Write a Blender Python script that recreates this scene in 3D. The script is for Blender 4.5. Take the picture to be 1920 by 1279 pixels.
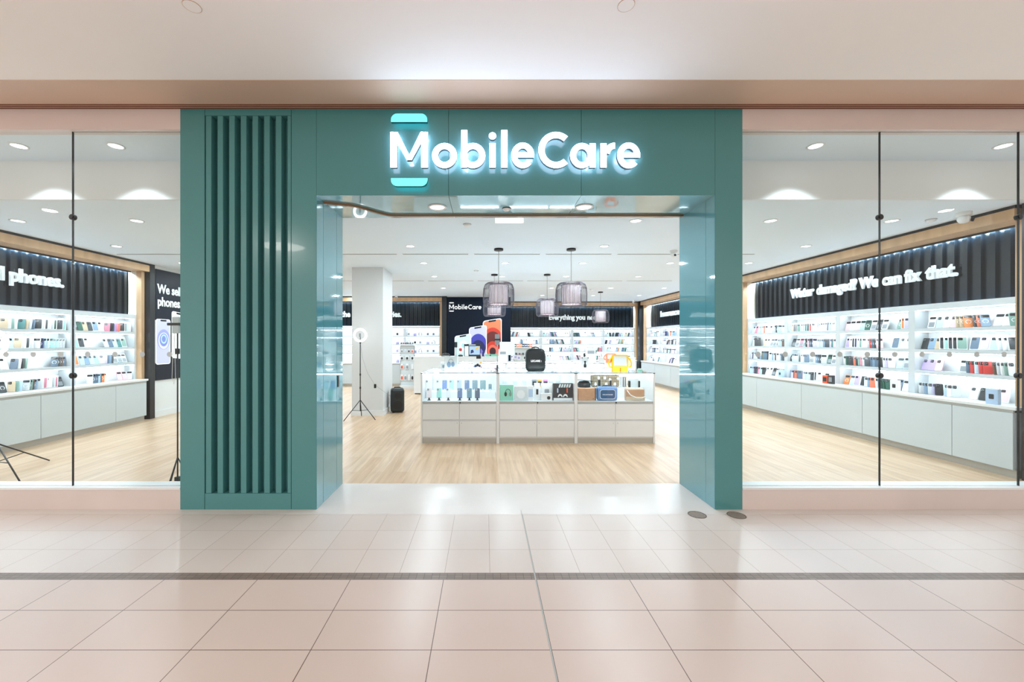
import bpy, bmesh, math, random
from mathutils import Matrix, Vector
random.seed(11)
PI = math.pi
S = bpy.context.scene
for o in list(bpy.data.objects): bpy.data.objects.remove(o)
COL = S.collection

# ------------------------------------------------------------ camera, world, exposure
F = 765.0                      # focal length in pixels of the 1920 px wide frame
CH = 1.54                      # camera height
cam = bpy.data.cameras.new('camera'); camo = bpy.data.objects.new('camera', cam); COL.objects.link(camo)
cam.sensor_width = 36; cam.lens = 36*F/1920
cam.shift_x = 50/1920; cam.shift_y = 0.0
camo.location = (0, 0, CH); camo.rotation_euler = (PI/2, 0, 0)
cam.clip_start = 0.05; cam.clip_end = 100
S.camera = camo
w = bpy.data.worlds.new('world'); S.world = w; w.use_nodes = True
bg = w.node_tree.nodes['Background']; bg.inputs[0].default_value = (1.0, 0.93, 0.88, 1); bg.inputs[1].default_value = 0.95
S.view_settings.view_transform = 'Standard'; S.view_settings.look = 'None'
S.view_settings.exposure = 0.40; S.view_settings.gamma = 1.0; S.view_settings.use_curve_mapping = False

def px(p, d): return (p-910.0)*d/F            # world X of photo column p at distance d
def pz(p, d): return CH-(p-640.0)*d/F         # world Z of photo row p at distance d

def area_light(name, loc, size, power, color, rot=(0,0,0), shape='DISK', sy=None, spread=PI):
    l = bpy.data.lights.new(name, 'AREA'); l.shape = shape; l.size = size
    if sy: l.size_y = sy
    l.energy = power; l.color = color; l.spread = spread
    o = bpy.data.objects.new(name, l); COL.objects.link(o); o.location = loc; o.rotation_euler = rot
    return o
WARM = (1.0, 0.94, 0.89); COOL = (0.78, 0.92, 1.0)
ZC = 3.06                                      # shop ceiling
ZM = 3.663                                     # mall ceiling
DF = 3.728                                     # facade plane
DI = 4.41                                      # back of the portal / start of shop ceiling
# mall ceiling lights behind and beside the camera
for (x, y, p) in ((-4.5, -1.6, 55), (-1.5, -1.6, 36), (1.5, -1.6, 18), (4.5, -1.6, 10), (-7.0, 1.0, 30), (7.4, 1.0, 8)):
    area_light('mall_lamp_light', (x, y, ZM-0.03), 0.9 if y < 0 else 0.16, p, WARM)
CX = [-5.9, -4.4, -2.8, -1.2, 0.39, 1.9, 3.6, 5.13]
CR = [5.15, 6.53, 7.95, 9.6, 11.7, 13.6]
DOWN = []
for r, y in enumerate(CR):
    for c, x in enumerate(CX):
        if r == 0 and c in (3, 4): continue
        if r == 1 and c == 4: continue
        if r == 5 and c in (2, 3): continue
        if c == 2 and r in (1, 2, 3): continue
        DOWN.append((x, y, r, c))
for (x, y, r, c) in DOWN:
    area_light('downlight_light', (x, y, ZC-0.012), 0.14, (6.5 if r < 2 and (c < 3 or c > 5) else 14), COOL)

# ------------------------------------------------------------ materials
MATS = {}
def srgb(c):
    if isinstance(c, str):
        c = tuple(int(c[i:i+2], 16) for i in (0, 2, 4))
    return tuple(((v/255)/12.92 if v/255 <= .04045 else ((v/255+.055)/1.055)**2.4) for v in c)
def mat(name, c, rough=.5, metal=0, emit=None, es=0, coat=0, alpha=1, spec=.5):
    if name in MATS: return MATS[name]
    m = bpy.data.materials.new(name); m.use_nodes = True
    b = m.node_tree.nodes['Principled BSDF']
    b.inputs['Base Color'].default_value = (*srgb(c), 1)
    b.inputs['Roughness'].default_value = rough; b.inputs['Metallic'].default_value = metal
    b.inputs['Specular IOR Level'].default_value = spec
    if coat: b.inputs['Coat Weight'].default_value = coat; b.inputs['Coat Roughness'].default_value = .03
    if emit is not None:
        b.inputs['Emission Color'].default_value = (*srgb(emit), 1); b.inputs['Emission Strength'].default_value = es
    MATS[name] = m
    return m
def nt(m): return m.node_tree.nodes, m.node_tree.links, m.node_tree.nodes['Principled BSDF']
def vary(m, scale=3, amt=.05, c=None, stretch=None, detail=3):
    """soft procedural variation of the base colour"""
    n, l, b = nt(m)
    g = n.new('ShaderNodeNewGeometry'); mp = n.new('ShaderNodeMapping'); l.new(g.outputs['Position'], mp.inputs[0])
    if stretch: mp.inputs['Scale'].default_value = stretch
    t = n.new('ShaderNodeTexNoise'); t.inputs['Scale'].default_value = scale; t.inputs['Detail'].default_value = detail
    l.new(mp.outputs[0], t.inputs['Vector'])
    r = n.new('ShaderNodeValToRGB'); base = b.inputs['Base Color'].default_value
    r.color_ramp.elements[0].position = .35; r.color_ramp.elements[1].position = .65
    r.color_ramp.elements[0].color = (*[v*(1-amt) for v in base[:3]], 1)
    r.color_ramp.elements[1].color = (*(srgb(c) if c else [min(1, v*(1+amt)) for v in base[:3]]), 1)
    l.new(t.outputs[0], r.inputs[0]); l.new(r.outputs[0], b.inputs['Base Color'])
    return r
def tile_mat(name, c, c2, line, x0, wx, y0, wy, lw, rough):
    m = mat(name, c, rough); n, l, b = nt(m)
    g = n.new('ShaderNodeNewGeometry'); sp = n.new('ShaderNodeSeparateXYZ'); l.new(g.outputs['Position'], sp.inputs[0])
    def M(op, a, bb=None):
        k = n.new('ShaderNodeMath'); k.operation = op
        for i, v in enumerate((a, bb)):
            if v is None: continue
            if isinstance(v, (int, float)): k.inputs[i].default_value = v
            else: l.new(v, k.inputs[i])
        return k.outputs[0]
    def dist(s, o, wd):
        f = M('FRACT', M('DIVIDE', M('SUBTRACT', s, o+wd*0-100*wd), wd))
        return M('MULTIPLY', M('SUBTRACT', .5, M('ABSOLUTE', M('SUBTRACT', f, .5))), wd)
    dx = dist(sp.outputs[0], x0, wx); dy = dist(sp.outputs[1], y0, wy)
    mn = M('MINIMUM', dx, dy); msk = M('LESS_THAN', mn, lw/2)
    ix = M('FLOOR', M('DIVIDE', M('SUBTRACT', sp.outputs[0], x0-100*wx), wx))
    iy = M('FLOOR', M('DIVIDE', M('SUBTRACT', sp.outputs[1], y0-100*wy), wy))
    cb = n.new('ShaderNodeCombineXYZ'); l.new(ix, cb.inputs[0]); l.new(iy, cb.inputs[1])
    wn = n.new('ShaderNodeTexWhiteNoise'); wn.noise_dimensions = '3D'; l.new(cb.outputs[0], wn.inputs[0])
    no = n.new('ShaderNodeTexNoise'); no.inputs['Scale'].default_value = 2.2; no.inputs['Detail'].default_value = 4; l.new(g.outputs['Position'], no.inputs['Vector'])
    fac = M('ADD', M('MULTIPLY', wn.outputs[0], .45), M('MULTIPLY', no.outputs[0], .6))
    mx = n.new('ShaderNodeMix'); mx.data_type = 'RGBA'; l.new(fac, mx.inputs[0])
    mx.inputs[6].default_value = (*srgb(c), 1); mx.inputs[7].default_value = (*srgb(c2), 1)
    m2 = n.new('ShaderNodeMix'); m2.data_type = 'RGBA'; l.new(msk, m2.inputs[0]); l.new(mx.outputs[2], m2.inputs[6])
    m2.inputs[7].default_value = (*srgb(line), 1); l.new(m2.outputs[2], b.inputs['Base Color'])
    bp = n.new('ShaderNodeBump'); bp.inputs['Strength'].default_value = .35; bp.inputs['Distance'].default_value = .002; bp.invert = True
    l.new(msk, bp.inputs['Height']); l.new(bp.outputs[0], b.inputs['Normal'])
    return m
def glass_mat(name, tint=(1, 1, 1), k=1.0):
    m = bpy.data.materials.new(name); m.use_nodes = True; n = m.node_tree.nodes; l = m.node_tree.links; n.clear()
    out = n.new('ShaderNodeOutputMaterial'); t = n.new('ShaderNodeBsdfTransparent'); t.inputs[0].default_value = (*tint, 1)
    g = n.new('ShaderNodeBsdfGlossy'); g.inputs['Roughness'].default_value = 0.0
    f = n.new('ShaderNodeFresnel'); f.inputs[0].default_value = 1.45
    mm = n.new('ShaderNodeMath'); mm.operation = 'MULTIPLY'; mm.inputs[1].default_value = k; l.new(f.outputs[0], mm.inputs[0])
    ge = n.new('ShaderNodeNewGeometry'); io = n.new('ShaderNodeMapRange'); l.new(ge.outputs['Backfacing'], io.inputs[0])
    io.inputs[3].default_value = 1.45; io.inputs[4].default_value = 1/1.45; l.new(io.outputs[0], f.inputs[0])   # same reflectance entering and leaving
    x = n.new('ShaderNodeMixShader'); l.new(mm.outputs[0], x.inputs[0]); l.new(t.outputs[0], x.inputs[1]); l.new(g.outputs[0], x.inputs[2])
    l.new(x.outputs[0], out.inputs[0]); MATS[name] = m
    return m
TEAL = mat('teal_lacquer', '4b888a', .2, coat=.15); vary(TEAL, .8, .03)
TEALS = mat('teal_lacquer_gloss', '5a9aa6', .04, coat=1); vary(TEALS, .8, .02)
SEAM = mat('dark_seam', '1f4544', .6)
PINK = mat('pinkish_stone', 'd8cbc6', .35); vary(PINK, 1.5, .04)
COPPER = mat('beige_bulkhead_paint', 'cdb19c', .45); vary(COPPER, 1.0, .04)
GROOVE = mat('groove_shade', '7c4c38', .35, metal=.4)  # brown stands in for the shade inside the soffit grooves
MCEIL = mat('mall_ceiling_paint', 'f4f1ef', .8); vary(MCEIL, .6, .015)
CEIL = mat('shop_ceiling_paint', 'e2edf6', .85); vary(CEIL, .6, .015)
WALLW = mat('white_wall_paint', 'e2e4e4', .7); vary(WALLW, 1, .015)
WHITE = mat('white_laminate', 'e4e6e6', .3); vary(WHITE, 2, .01)
CAB = mat('cabinet_laminate', 'c6cfd2', .28); vary(CAB, 1.2, .015)
SHELFM = mat('shelf_laminate', 'cdd4d8', .3); vary(SHELFM, 1.2, .01)
DRAW = mat('counter_laminate', 'e0e0df', .35); vary(DRAW, 1.2, .015)
GREYL = mat('shadow_gap_grey', 'a9aaa6', .5)
KICK = mat('kick_board_metal', 'b5b2aa', .35, metal=.3)
BLACK = mat('black_satin', '15191c', .35); vary(BLACK, 2, .2)
RIB = mat('black_ribbed_panel', '08131a', .26, spec=.3); vary(RIB, 1, .03)
NAVY = mat('navy_print', '0d1828', .45, spec=.15)
OAK = mat('light_oak', 'c6a27c', .45); vary(OAK, 8, .10, stretch=(1, 1, .12))
NICHE = mat('cream_niche', 'efe6d3', .6)
BLK = mat('black_plastic', '0d0f10', .4)
BLKF = mat('black_fabric', '172023', .38); vary(BLKF, 30, .1)
METAL = mat('brushed_metal', 'b0b4b6', .3, metal=.8)
BRASS = mat('brass_track', '8a6a4c', .35, metal=.6)
LED = mat('led_strip', 'ffffff', .5, emit='eef8ff', es=25)
LEDR = mat('led_cove', 'ffffff', .5, emit='cfe8ff', es=190)
DIFF = mat('lamp_diffuser', 'ffffff', .5, emit='f4faff', es=5)
DIFFW = mat('lamp_diffuser_warm', 'ffffff', .5, emit='ffeeea', es=1.6)
SIGNW = mat('sign_face_white', 'ffffff', .4, emit='d2e6ff', es=8)
SIGNC = mat('sign_face_cyan', '60e8e6', .4, emit='58e6e4', es=1.3)
HALOW = mat("sign_halo_light", "ffffff", .4, emit="f4e2ff", es=4.0)
HALOC = mat('sign_halo_cyan', 'ffffff', .4, emit='2fd0e0', es=2)
SIDEW = mat('sign_side_shade', '6c8ca6', .35)  # shadow on the letter sides put in as blue-grey
SIDEC = mat('sign_side_teal', '0f6e78', .35)
TEXTW = mat('lettering_white_glow', 'dfe8ea', .5, emit='f2f8fa', es=.15)  # faint glow added to unlit letters to keep them legible
PRINTW = mat('printed_white_glow', 'f4f6f7', .5, emit='ffffff', es=.25)  # slight glow put into white print, which is no lamp
GLASS = glass_mat('window_glass', (.965, .985, .98), .38)
CGLASS = glass_mat('counter_glass', (.98, .995, .995), .7)
GEDGE = mat('glass_edge', '4a5a5c', .2)
DOT = mat('frosted_dot_film', 'b9c4c6', .7)
WIRE = mat('dark_wire', '6a6872', .4, metal=.4)
SHADE = mat('pale_fabric_shade', 'ece4ee', .7, emit='f6e6ea', es=.35)
FLOORA = tile_mat('large_floor_tile', 'd0beb4', 'c9b5aa', '5f463c', .33, .6, 2.333, .3, .0042, .3)
FLOORB = tile_mat('small_floor_tile', 'd3c7c0', 'ccbeb5', '9c8578', .03, .3, 2.709, .303, .003, .28)
STRIP = tile_mat('mosaic_strip', '6d5b52', '8a7a70', '4f4038', 0, .05, 2.63, .025, .003, .4)
WOODF = mat('oak_plank_floor', 'd0b492', .32)
def wood_floor():
    n, l, b = nt(WOODF)
    g = n.new('ShaderNodeNewGeometry')
    mp = n.new('ShaderNodeMapping'); mp.inputs['Rotation'].default_value = (0, 0, PI/2); l.new(g.outputs['Position'], mp.inputs[0])
    br = n.new('ShaderNodeTexBrick'); br.inputs['Scale'].default_value = 1; br.inputs['Brick Width'].default_value = 1.2; br.inputs['Row Height'].default_value = .15
    br.inputs['Mortar Size'].default_value = .0012; br.inputs['Color1'].default_value = (*srgb('d8bda0'), 1); br.inputs['Color2'].default_value = (*srgb('cdad8b'), 1)
    br.inputs['Mortar'].default_value = (*srgb('b39570'), 1); l.new(mp.outputs[0], br.inputs['Vector'])
    m2 = n.new('ShaderNodeMapping'); m2.inputs['Scale'].default_value = (14, 1.1, 1); l.new(g.outputs['Position'], m2.inputs[0])
    no = n.new('ShaderNodeTexNoise'); no.inputs['Scale'].default_value = 1.2; no.inputs['Detail'].default_value = 6; no.inputs['Distortion'].default_value = .6; l.new(m2.outputs[0], no.inputs['Vector'])
    r = n.new('ShaderNodeValToRGB'); r.color_ramp.elements[0].color = (.72, .66, .60, 1); r.color_ramp.elements[1].color = (1, 1, 1, 1)
    r.color_ramp.elements[0].position = .3; r.color_ramp.elements[1].position = .62
    l.new(no.outputs[0], r.inputs[0])
    mx = n.new('ShaderNodeMix'); mx.data_type = 'RGBA'; mx.blend_type = 'MULTIPLY'; mx.inputs[0].default_value = .8
    l.new(br.outputs[0], mx.inputs[6]); l.new(r.outputs[0], mx.inputs[7]); l.new(mx.outputs[2], b.inputs['Base Color'])
wood_floor()

# ------------------------------------------------------------ mesh helpers
class MB:
    def __init__(s, M=None): s.v = []; s.f = []; s.m = []; s.M = M or Matrix(); s.mats = []; s.sm = []
    def mi(s, m):
        if m not in s.mats: s.mats.append(m)
        return s.mats.index(m)
    def add(s, vs, fs, m=None, T=None, smooth=False):
        M = s.M @ T if T is not None else s.M
        b = len(s.v); s.v += [tuple(M @ Vector(v)) for v in vs]
        i = s.mi(m); s.f += [tuple(b+k for k in f) for f in fs]; s.m += [i]*len(fs); s.sm += [smooth]*len(fs)
        return s
    def box(s, x0, x1, y0, y1, z0, z1, m=None, T=None, bev=0):
        if bev:
            b = min(bev, (x1-x0)/2.01, (y1-y0)/2.01, (z1-z0)/2.01)
            P = []
            bm = bmesh.new(); bmesh.ops.create_cube(bm, size=1, matrix=Matrix.Translation(((x0+x1)/2, (y0+y1)/2, (z0+z1)/2)) @ Matrix.Diagonal((x1-x0, y1-y0, z1-z0, 1)))
            bmesh.ops.bevel(bm, geom=bm.edges[:], offset=b, segments=2, affect='EDGES', profile=.5)
            bm.verts.index_update()
            s.add([tuple(v.co) for v in bm.verts], [tuple(v.index for v in f.verts) for f in bm.faces], m, T); bm.free()
            return s
        vs = [(x, y, z) for z in (z0, z1) for (x, y) in ((x0, y0), (x1, y0), (x1, y1), (x0, y1))]
        return s.add(vs, [(3, 2, 1, 0), (4, 5, 6, 7), (0, 1, 5, 4), (1, 2, 6, 5), (2, 3, 7, 6), (3, 0, 4, 7)], m, T)
    def prism(s, pts, y0, y1, m=None, side=None, back=None, T=None):
        """polygon in x,z (counter clockwise seen from -y), extruded along y"""
        n = len(pts); vs = [(x, y0, z) for x, z in pts]+[(x, y1, z) for x, z in pts]
        s.add(vs, [tuple(range(n))], m, T)
        s.add(vs, [tuple(range(2*n-1, n-1, -1))], back or side or m, T)
        return s.add(vs, [(i, n+i, n+(i+1) % n, (i+1) % n) for i in range(n)], side or m, T)
    def strip(s, outer, inner, y0, y1, m=None, side=None, back=None, closed=False, T=None):
        """band between two outlines (x,z), extruded along y"""
        n = len(outer); vs = [(x, y0, z) for x, z in outer]+[(x, y0, z) for x, z in inner]+[(x, y1, z) for x, z in outer]+[(x, y1, z) for x, z in inner]
        R = range(n if closed else n-1)
        q = lambda i: (i+1) % n
        s.add(vs, [(i, q(i), n+q(i), n+i) for i in R], m, T)
        s.add(vs, [(2*n+i, 3*n+i, 3*n+q(i), 2*n+q(i)) for i in R], back or side or m, T)
        sd = [(i, 2*n+i, 2*n+q(i), q(i)) for i in R]+[(n+i, n+q(i), 3*n+q(i), 3*n+i) for i in R]
        if not closed: sd += [(0, n, 3*n, 2*n), (n-1, 3*n-1, 4*n-1, 2*n-1)]
        return s.add(vs, sd, side or m, T)
    def cyl(s, x, y, z0, z1, r, m=None, n=24, r2=None, T=None, axis='z', smooth=True):
        r2 = r if r2 is None else r2
        A = [(math.cos(2*PI*i/n), math.sin(2*PI*i/n)) for i in range(n)]
        vs = [(x+r*a, y+r*b, z0) for a, b in A]+[(x+r2*a, y+r2*b, z1) for a, b in A]
        s.add(vs, [(i, (i+1) % n, n+(i+1) % n, n+i) for i in range(n)], m, T, smooth)
        return s.add(vs, [tuple(range(n-1, -1, -1)), tuple(range(n, 2*n))], m, T)
    def lathe(s, prof, n=32, m=None, T=None, x=0, y=0):
        k = len(prof); vs = [(x+r*math.cos(2*PI*i/n), y+r*math.sin(2*PI*i/n), z) for i in range(n) for r, z in prof]
        return s.add(vs, [(i*k+j, ((i+1) % n)*k+j, ((i+1) % n)*k+j+1, i*k+j+1) for i in range(n) for j in range(k-1)], m, T, True)
    def tube(s, pts, r, m=None, n=8, T=None, closed=False):
        P = [Vector(p) for p in pts]; N = len(P); vs = []
        for i, p in enumerate(P):
            if closed: t = P[(i+1) % N]-P[i-1]
            else: t = P[min(i+1, N-1)]-P[max(i-1, 0)]
            t.normalize(); up = Vector((0, 0, 1)) if abs(t.z) < .95 else Vector((0, 1, 0))
            a = t.cross(up).normalized(); b = t.cross(a)
            rr = r[i] if isinstance(r, (list, tuple)) else r
            vs += [tuple(p+(a*math.cos(2*PI*k/n)+b*math.sin(2*PI*k/n))*rr) for k in range(n)]
        fs = [(i*n+k, i*n+(k+1) % n, ((i+1) % N)*n+(k+1) % n, ((i+1) % N)*n+k) for i in range(N if closed else N-1) for k in range(n)]
        if not closed: fs += [tuple(range(n-1, -1, -1)), tuple(range((N-1)*n, N*n))]
        return s.add(vs, fs, m, T, True)
    def build(s, name, m=None, parent=None):
        me = bpy.data.meshes.new(name); me.from_pydata(s.v, [], s.f)
        for k in s.mats: me.materials.append(k if k is not None else m)
        me.polygons.foreach_set('material_index', s.m); me.polygons.foreach_set('use_smooth', s.sm)
        bm = bmesh.new(); bm.from_mesh(me); bmesh.ops.recalc_face_normals(bm, faces=bm.faces); bm.to_mesh(me); bm.free()
        o = bpy.data.objects.new(name, me); COL.objects.link(o)
        if parent is not None: o.parent = parent
        return o
def tag(o, label, cat, group=None, kind=None):
    o['label'] = label; o['category'] = cat
    if group: o['group'] = group
    if kind: o['kind'] = kind
    return o
def st(o): o['kind'] = 'structure'; return o
def thing(name, label, cat, M=None, group=None):
    o = bpy.data.objects.new(name, None); COL.objects.link(o); o.empty_display_size = .1
    if M is not None: o.matrix_world = M
    tag(o, label, cat, group); return o
def at(x, y, z, rz=0): return Matrix.Translation((x, y, z)) @ Matrix.Rotation(rz, 4, 'Z')
def rrect(x0, x1, z0, z1, r, n=5, corners=(1, 1, 1, 1)):
    """rounded rectangle outline; corners = bottom right, top right, top left, bottom left"""
    P = []
    for (cx, cz, a0, on) in ((x1-r, z0+r, -PI/2, corners[0]), (x1-r, z1-r, 0, corners[1]), (x0+r, z1-r, PI/2, corners[2]), (x0+r, z0+r, PI, corners[3])):
        if on: P += [(cx+r*math.cos(a0+PI/2*i/n), cz+r*math.sin(a0+PI/2*i/n)) for i in range(n+1)]
        else: P.append((cx+r*(math.cos(a0)+math.cos(a0+PI/2)), cz+r*(math.sin(a0)+math.sin(a0+PI/2))))
    return P
def ell(cx, cz, rx, rz, a0=0, a1=360, n=32, full=False):
    N = n if full else n+1
    return [(cx+rx*math.cos(math.radians(a0+(a1-a0)*i/n)), cz+rz*math.sin(math.radians(a0+(a1-a0)*i/n))) for i in range(N)]
def text_mesh(name, body, size, ext, m, parent=None, M=None, bold=0, sx=1, bev=0, align='LEFT', spacing=1):
    cu = bpy.data.curves.new(name, 'FONT'); cu.body = body; cu.size = size; cu.extrude = ext; cu.offset = bold; cu.align_x = align
    cu.resolution_u = 3; cu.space_character = spacing
    t = bpy.data.objects.new('tmp_text', cu); COL.objects.link(t)
    dg = bpy.context.evaluated_depsgraph_get(); me = bpy.data.meshes.new_from_object(t.evaluated_get(dg)); bpy.data.objects.remove(t)
    X = Matrix.Rotation(PI/2, 4, 'X') @ Matrix.Diagonal((sx, 1, 1, 1)); X = (M or Matrix()) @ X
    me.transform(X); me.materials.clear(); me.materials.append(m); me.name = name
    o = bpy.data.objects.new(name, me); COL.objects.link(o)
    if parent is not None: o.parent = parent
    return o
def text_width(body, size, bold=0, sx=1, spacing=1):
    cu = bpy.data.curves.new('t', 'FONT'); cu.body = body; cu.size = size; cu.offset = bold; cu.space_character = spacing
    t = bpy.data.objects.new('tmp_text', cu); COL.objects.link(t); bpy.context.view_layer.update()
    wd = t.dimensions.x*sx; bpy.data.objects.remove(t); return wd

# ------------------------------------------------------------ setting: floors, ceilings, walls
st(MB().box(-9, 9, -7, 2.635, -.1, 0).build('floor', FLOORA))
st(MB().box(-9, 9, 2.635, 2.709, -.1, 0).build('floor', STRIP))
st(MB().box(-9, 9, 2.709, 3.625, -.1, 0).build('floor', FLOORB))
THR = mat('threshold_stone', 'd3cbc5', .22); vary(THR, 2.5, .02)
st(MB().box(-9, 9, 3.625, DI, -.1, 0).build('floor', THR))
st(MB().box(-9, 9, DI, 17, -.1, 0).build('floor', WOODF))
st(MB().box(.321, .329, -3, 3.72, 0, .0015).build('trim_1', GREYL))          # expansion joint
st(MB().box(-9, 9, -3.2, 3.315, ZM, ZM+.2).build('ceiling', MCEIL))
st(MB().box(-9, 9, 3.315, DF+.3, 3.66, ZM+.2).build('ceiling_soffit', COPPER))
o = MB()
for k in range(3): o.box(-9, 9, 3.652+.028*k, 3.660+.028*k, 3.654, 3.66)
st(o.build('groove_shade_bars', GROOVE))  # dark bars in place of shadow gap grooves in the soffit
ZW = 3.475                                                                    # top of the window recess
st(MB().box(-9, 9, DI, 17, ZC, ZC+.1).build('ceiling', CEIL))
for (a, b, sd) in ((-9, px(338, DF), 'left'), (px(1392, DF), 9, 'right')):
    st(MB().box(a, b, DF+.1, DI-.03, ZW, ZW+.1).build('ceiling', CEIL))
    st(MB().box(a, b, DI-.03, DI-.001, ZC, ZW).build('wall_bulkhead_'+sd, WALLW))
    st(MB().box(a, b, DF, DF+.1, ZW, 3.66).build('wall_head_'+sd, PINK))
    m_ = MB(); m_.box(a, b, DF, DF+.16, 0, .182); st(m_.build('wall_sill_'+sd, PINK))
    st(MB().box(a, b, DF-.006, DF+.17, .182, .2).build('trim_3', WHITE))
st(MB().box(-7.3, -7.05, 3.9, 14.5, 0, ZC).build('wall_left', WALLW))
st(MB().box(6.35, 6.6, 3.9, 17, 0, ZC).build('wall_right', WALLW))
st(MB().box(-7.3, .86, 14.34, 14.5, 0, ZC).build('wall_back', WALLW))
st(MB().box(.76, .86, 14.5, 16.3, 0, ZC).build('wall_side', WALLW))
st(MB().box(.86, 6.6, 16.16, 16.3, 0, ZC).build('wall_back', WALLW))
# navy graphic wall ends in front of the back wall
st(MB().box(-1.30, .86, 13.86, 14.34, 0, ZC).build('wall_graphic', WALLW))
st(MB().box(-7.05, -6.67, 8.22, 10.6, 0, ZC).build('wall_left_pier', WALLW))
st(MB().box(-6.67, -6.655, 8.22, 10.6, 0, .12).build('baseboard_left', WHITE))
st(MB().box(5.98, 6.35, 9.62, 10.45, 0, ZC).build('wall_right_pier', WALLW))
# white column
m_ = MB(); m_.box(-2.75, -2.11, 8.41, 9.25, 0, ZC); st(m_.build('wall_column', mat('column_paint', 'd4d6d6', .7)))
m_ = MB(); m_.box(-2.765, -2.095, 8.395, 9.265, 0, .11); st(m_.build('baseboard_column', WHITE))

# ------------------------------------------------------------ teal entrance portal
XL0, XL1 = px(338, DF), px(593, DF); XR0, XR1 = px(1341, DF), px(1392, DF); ZT = 3.66; ZO = 2.875
P = thing('entrance_portal', 'glossy teal panelled portal framing the open shop entrance', 'portal', at(0, DF, 0))
def pbuild(m_, n, mt): 
    o = m_.build(n, mt); o.parent = P; o.matrix_parent_inverse = P.matrix_world.inverted(); return o
s0, s1 = px(384, DF), px(546, DF)
m_ = MB(); m_.box(XL0, s0-.003, DF, DI, 0, ZT); pbuild(m_, 'side_panel', TEAL)
m_ = MB(); m_.box(s1+.003, XL1, DF, DI, 0, ZT); pbuild(m_, 'side_panel', TEAL)
m_ = MB(); m_.box(s0-.003, s1+.003, DF+.09, DI, 0, ZT); pbuild(m_, 'backing_panel', TEAL)
zt, zb = pz(217, DF), pz(926, DF)
m_ = MB(); m_.box(s0+.002, s1-.002, DF, DF+.088, zt, ZT); pbuild(m_, 'top_rail', TEAL)
m_ = MB(); m_.box(s0+.002, s1-.002, DF, DF+.088, 0, zb); pbuild(m_, 'bottom_rail', TEAL)
W = s1-s0
for k in range(8):
    a = s0+.006+k*.1068; b = a+.0505
    m_ = MB(); m_.box(a, min(b, s1-.004), DF+.004, DF+.088, zb+.001, zt-.001, bev=.002); pbuild(m_, 'rib', TEAL)
xs = [XL1, px(841, DF), px(1090, DF), XR0]
for a, b in zip(xs[:-1], xs[1:]):
    m_ = MB(); m_.box(a+.0015, b-.0015, DF, DI, ZO, ZT, bev=.0015); pbuild(m_, 'header_panel', TEAL)
m_ = MB(); m_.box(XR0, XR1, DF, DI, 0, ZT); pbuild(m_, 'right_pier', TEAL)
# reveal linings: glossy, with a door leaf pocket line and a lock
m_ = MB(); m_.box(XL1, XL1+.003, DF+.004, 3.88, .001, ZO-.001); pbuild(m_, 'reveal_panel', TEALS)
m_ = MB(); m_.box(XL1, XL1+.003, 3.886, 4.23, .001, ZO-.001); pbuild(m_, 'reveal_panel', TEALS)
m_ = MB(); m_.box(XL1, XL1+.003, 4.236, DI-.002, .001, ZO-.001); pbuild(m_, 'reveal_panel', TEALS)
m_ = MB(); m_.box(XR0-.003, XR0, DF+.004, 3.88, .001, ZO-.001); pbuild(m_, 'reveal_panel', TEALS)
m_ = MB(); m_.box(XR0-.003, XR0, 3.884, DI-.002, .001, ZO-.001); pbuild(m_, 'reveal_panel', TEALS)
for a, b in zip(xs[:-1], xs[1:]):
    m_ = MB(); m_.box(a+.002, b-.002, DF+.004, DI-.002, ZO-.004, ZO); pbuild(m_, 'soffit_panel', TEALS)
m_ = MB(); m_.box(XL1+.003, XL1+.012, 4.25, 4.285, 1.06, 1.18, bev=.003); pbuild(m_, 'lock', BLK)
tr = MB()
pts = [Vector((px(608, 3.95), 3.90, ZO-.013))]
for t in [i/14 for i in range(15)]:
    e = t*t*(3-2*t); pts.append(Vector((-1.36+t*.40, 3.97+e*.335, ZO-.013)))
pts += [Vector((0, 4.305, ZO-.013)), Vector((XR0-.02, 4.305, ZO-.013))]
for i in range(len(pts)-1):
    a, b = pts[i], pts[i+1]; dv = (b-a); ang = math.atan2(dv.y, dv.x)
    tr.box(0, dv.length+.004, -.014, .014, -.009, .009, T=Matrix.Translation(a) @ Matrix.Rotation(ang, 4, 'Z'))
pbuild(tr, 'shutter_track', BRASS)
def downlight(x, y, z, r, label, group, dm=DIFF, rim=WHITE):
    t = thing('ceiling_downlight', label, 'ceiling light', at(x, y, z), group)
    m_ = MB(); m_.lathe([(r, 0), (r, -.006), (r*.80, -.008), (r*.76, -.002), (r*.76, 0)], 32); m_.build('trim_ring', rim, t)
    m_ = MB(); m_.cyl(0, 0, -.003, -.0005, r*.76); m_.build('diffuser', dm, t)
    return t
downlight(px(820, 4.05), 4.05, ZO-.005, .092, 'round downlight with pale rim in the teal soffit, left of sensor', None, DIFFW)
downlight(px(1095, 4.05), 4.05, ZO-.005, .092, 'round downlight with pale rim in the teal soffit, right of sensor', None, DIFFW)
area_light('soffit_light', (px(820, 4.05), 4.05, ZO-.02), .13, 7, COOL); area_light('soffit_light', (px(1095, 4.05), 4.05, ZO-.02), .13, 7, COOL)
t = thing('ceiling_sensor', 'small round white sensor between the two soffit downlights', 'sensor', at(px(950, 4.10), 4.10, ZO-.005))
MB().lathe([(.042, 0), (.042, -.008), (.03, -.02), (0, -.022)], 24).build('cover', WHITE, t)
MB().lathe([(.046, 0), (.046, -.004), (.040, -.005), (.040, 0)], 24).build('rim', BLK, t)
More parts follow.
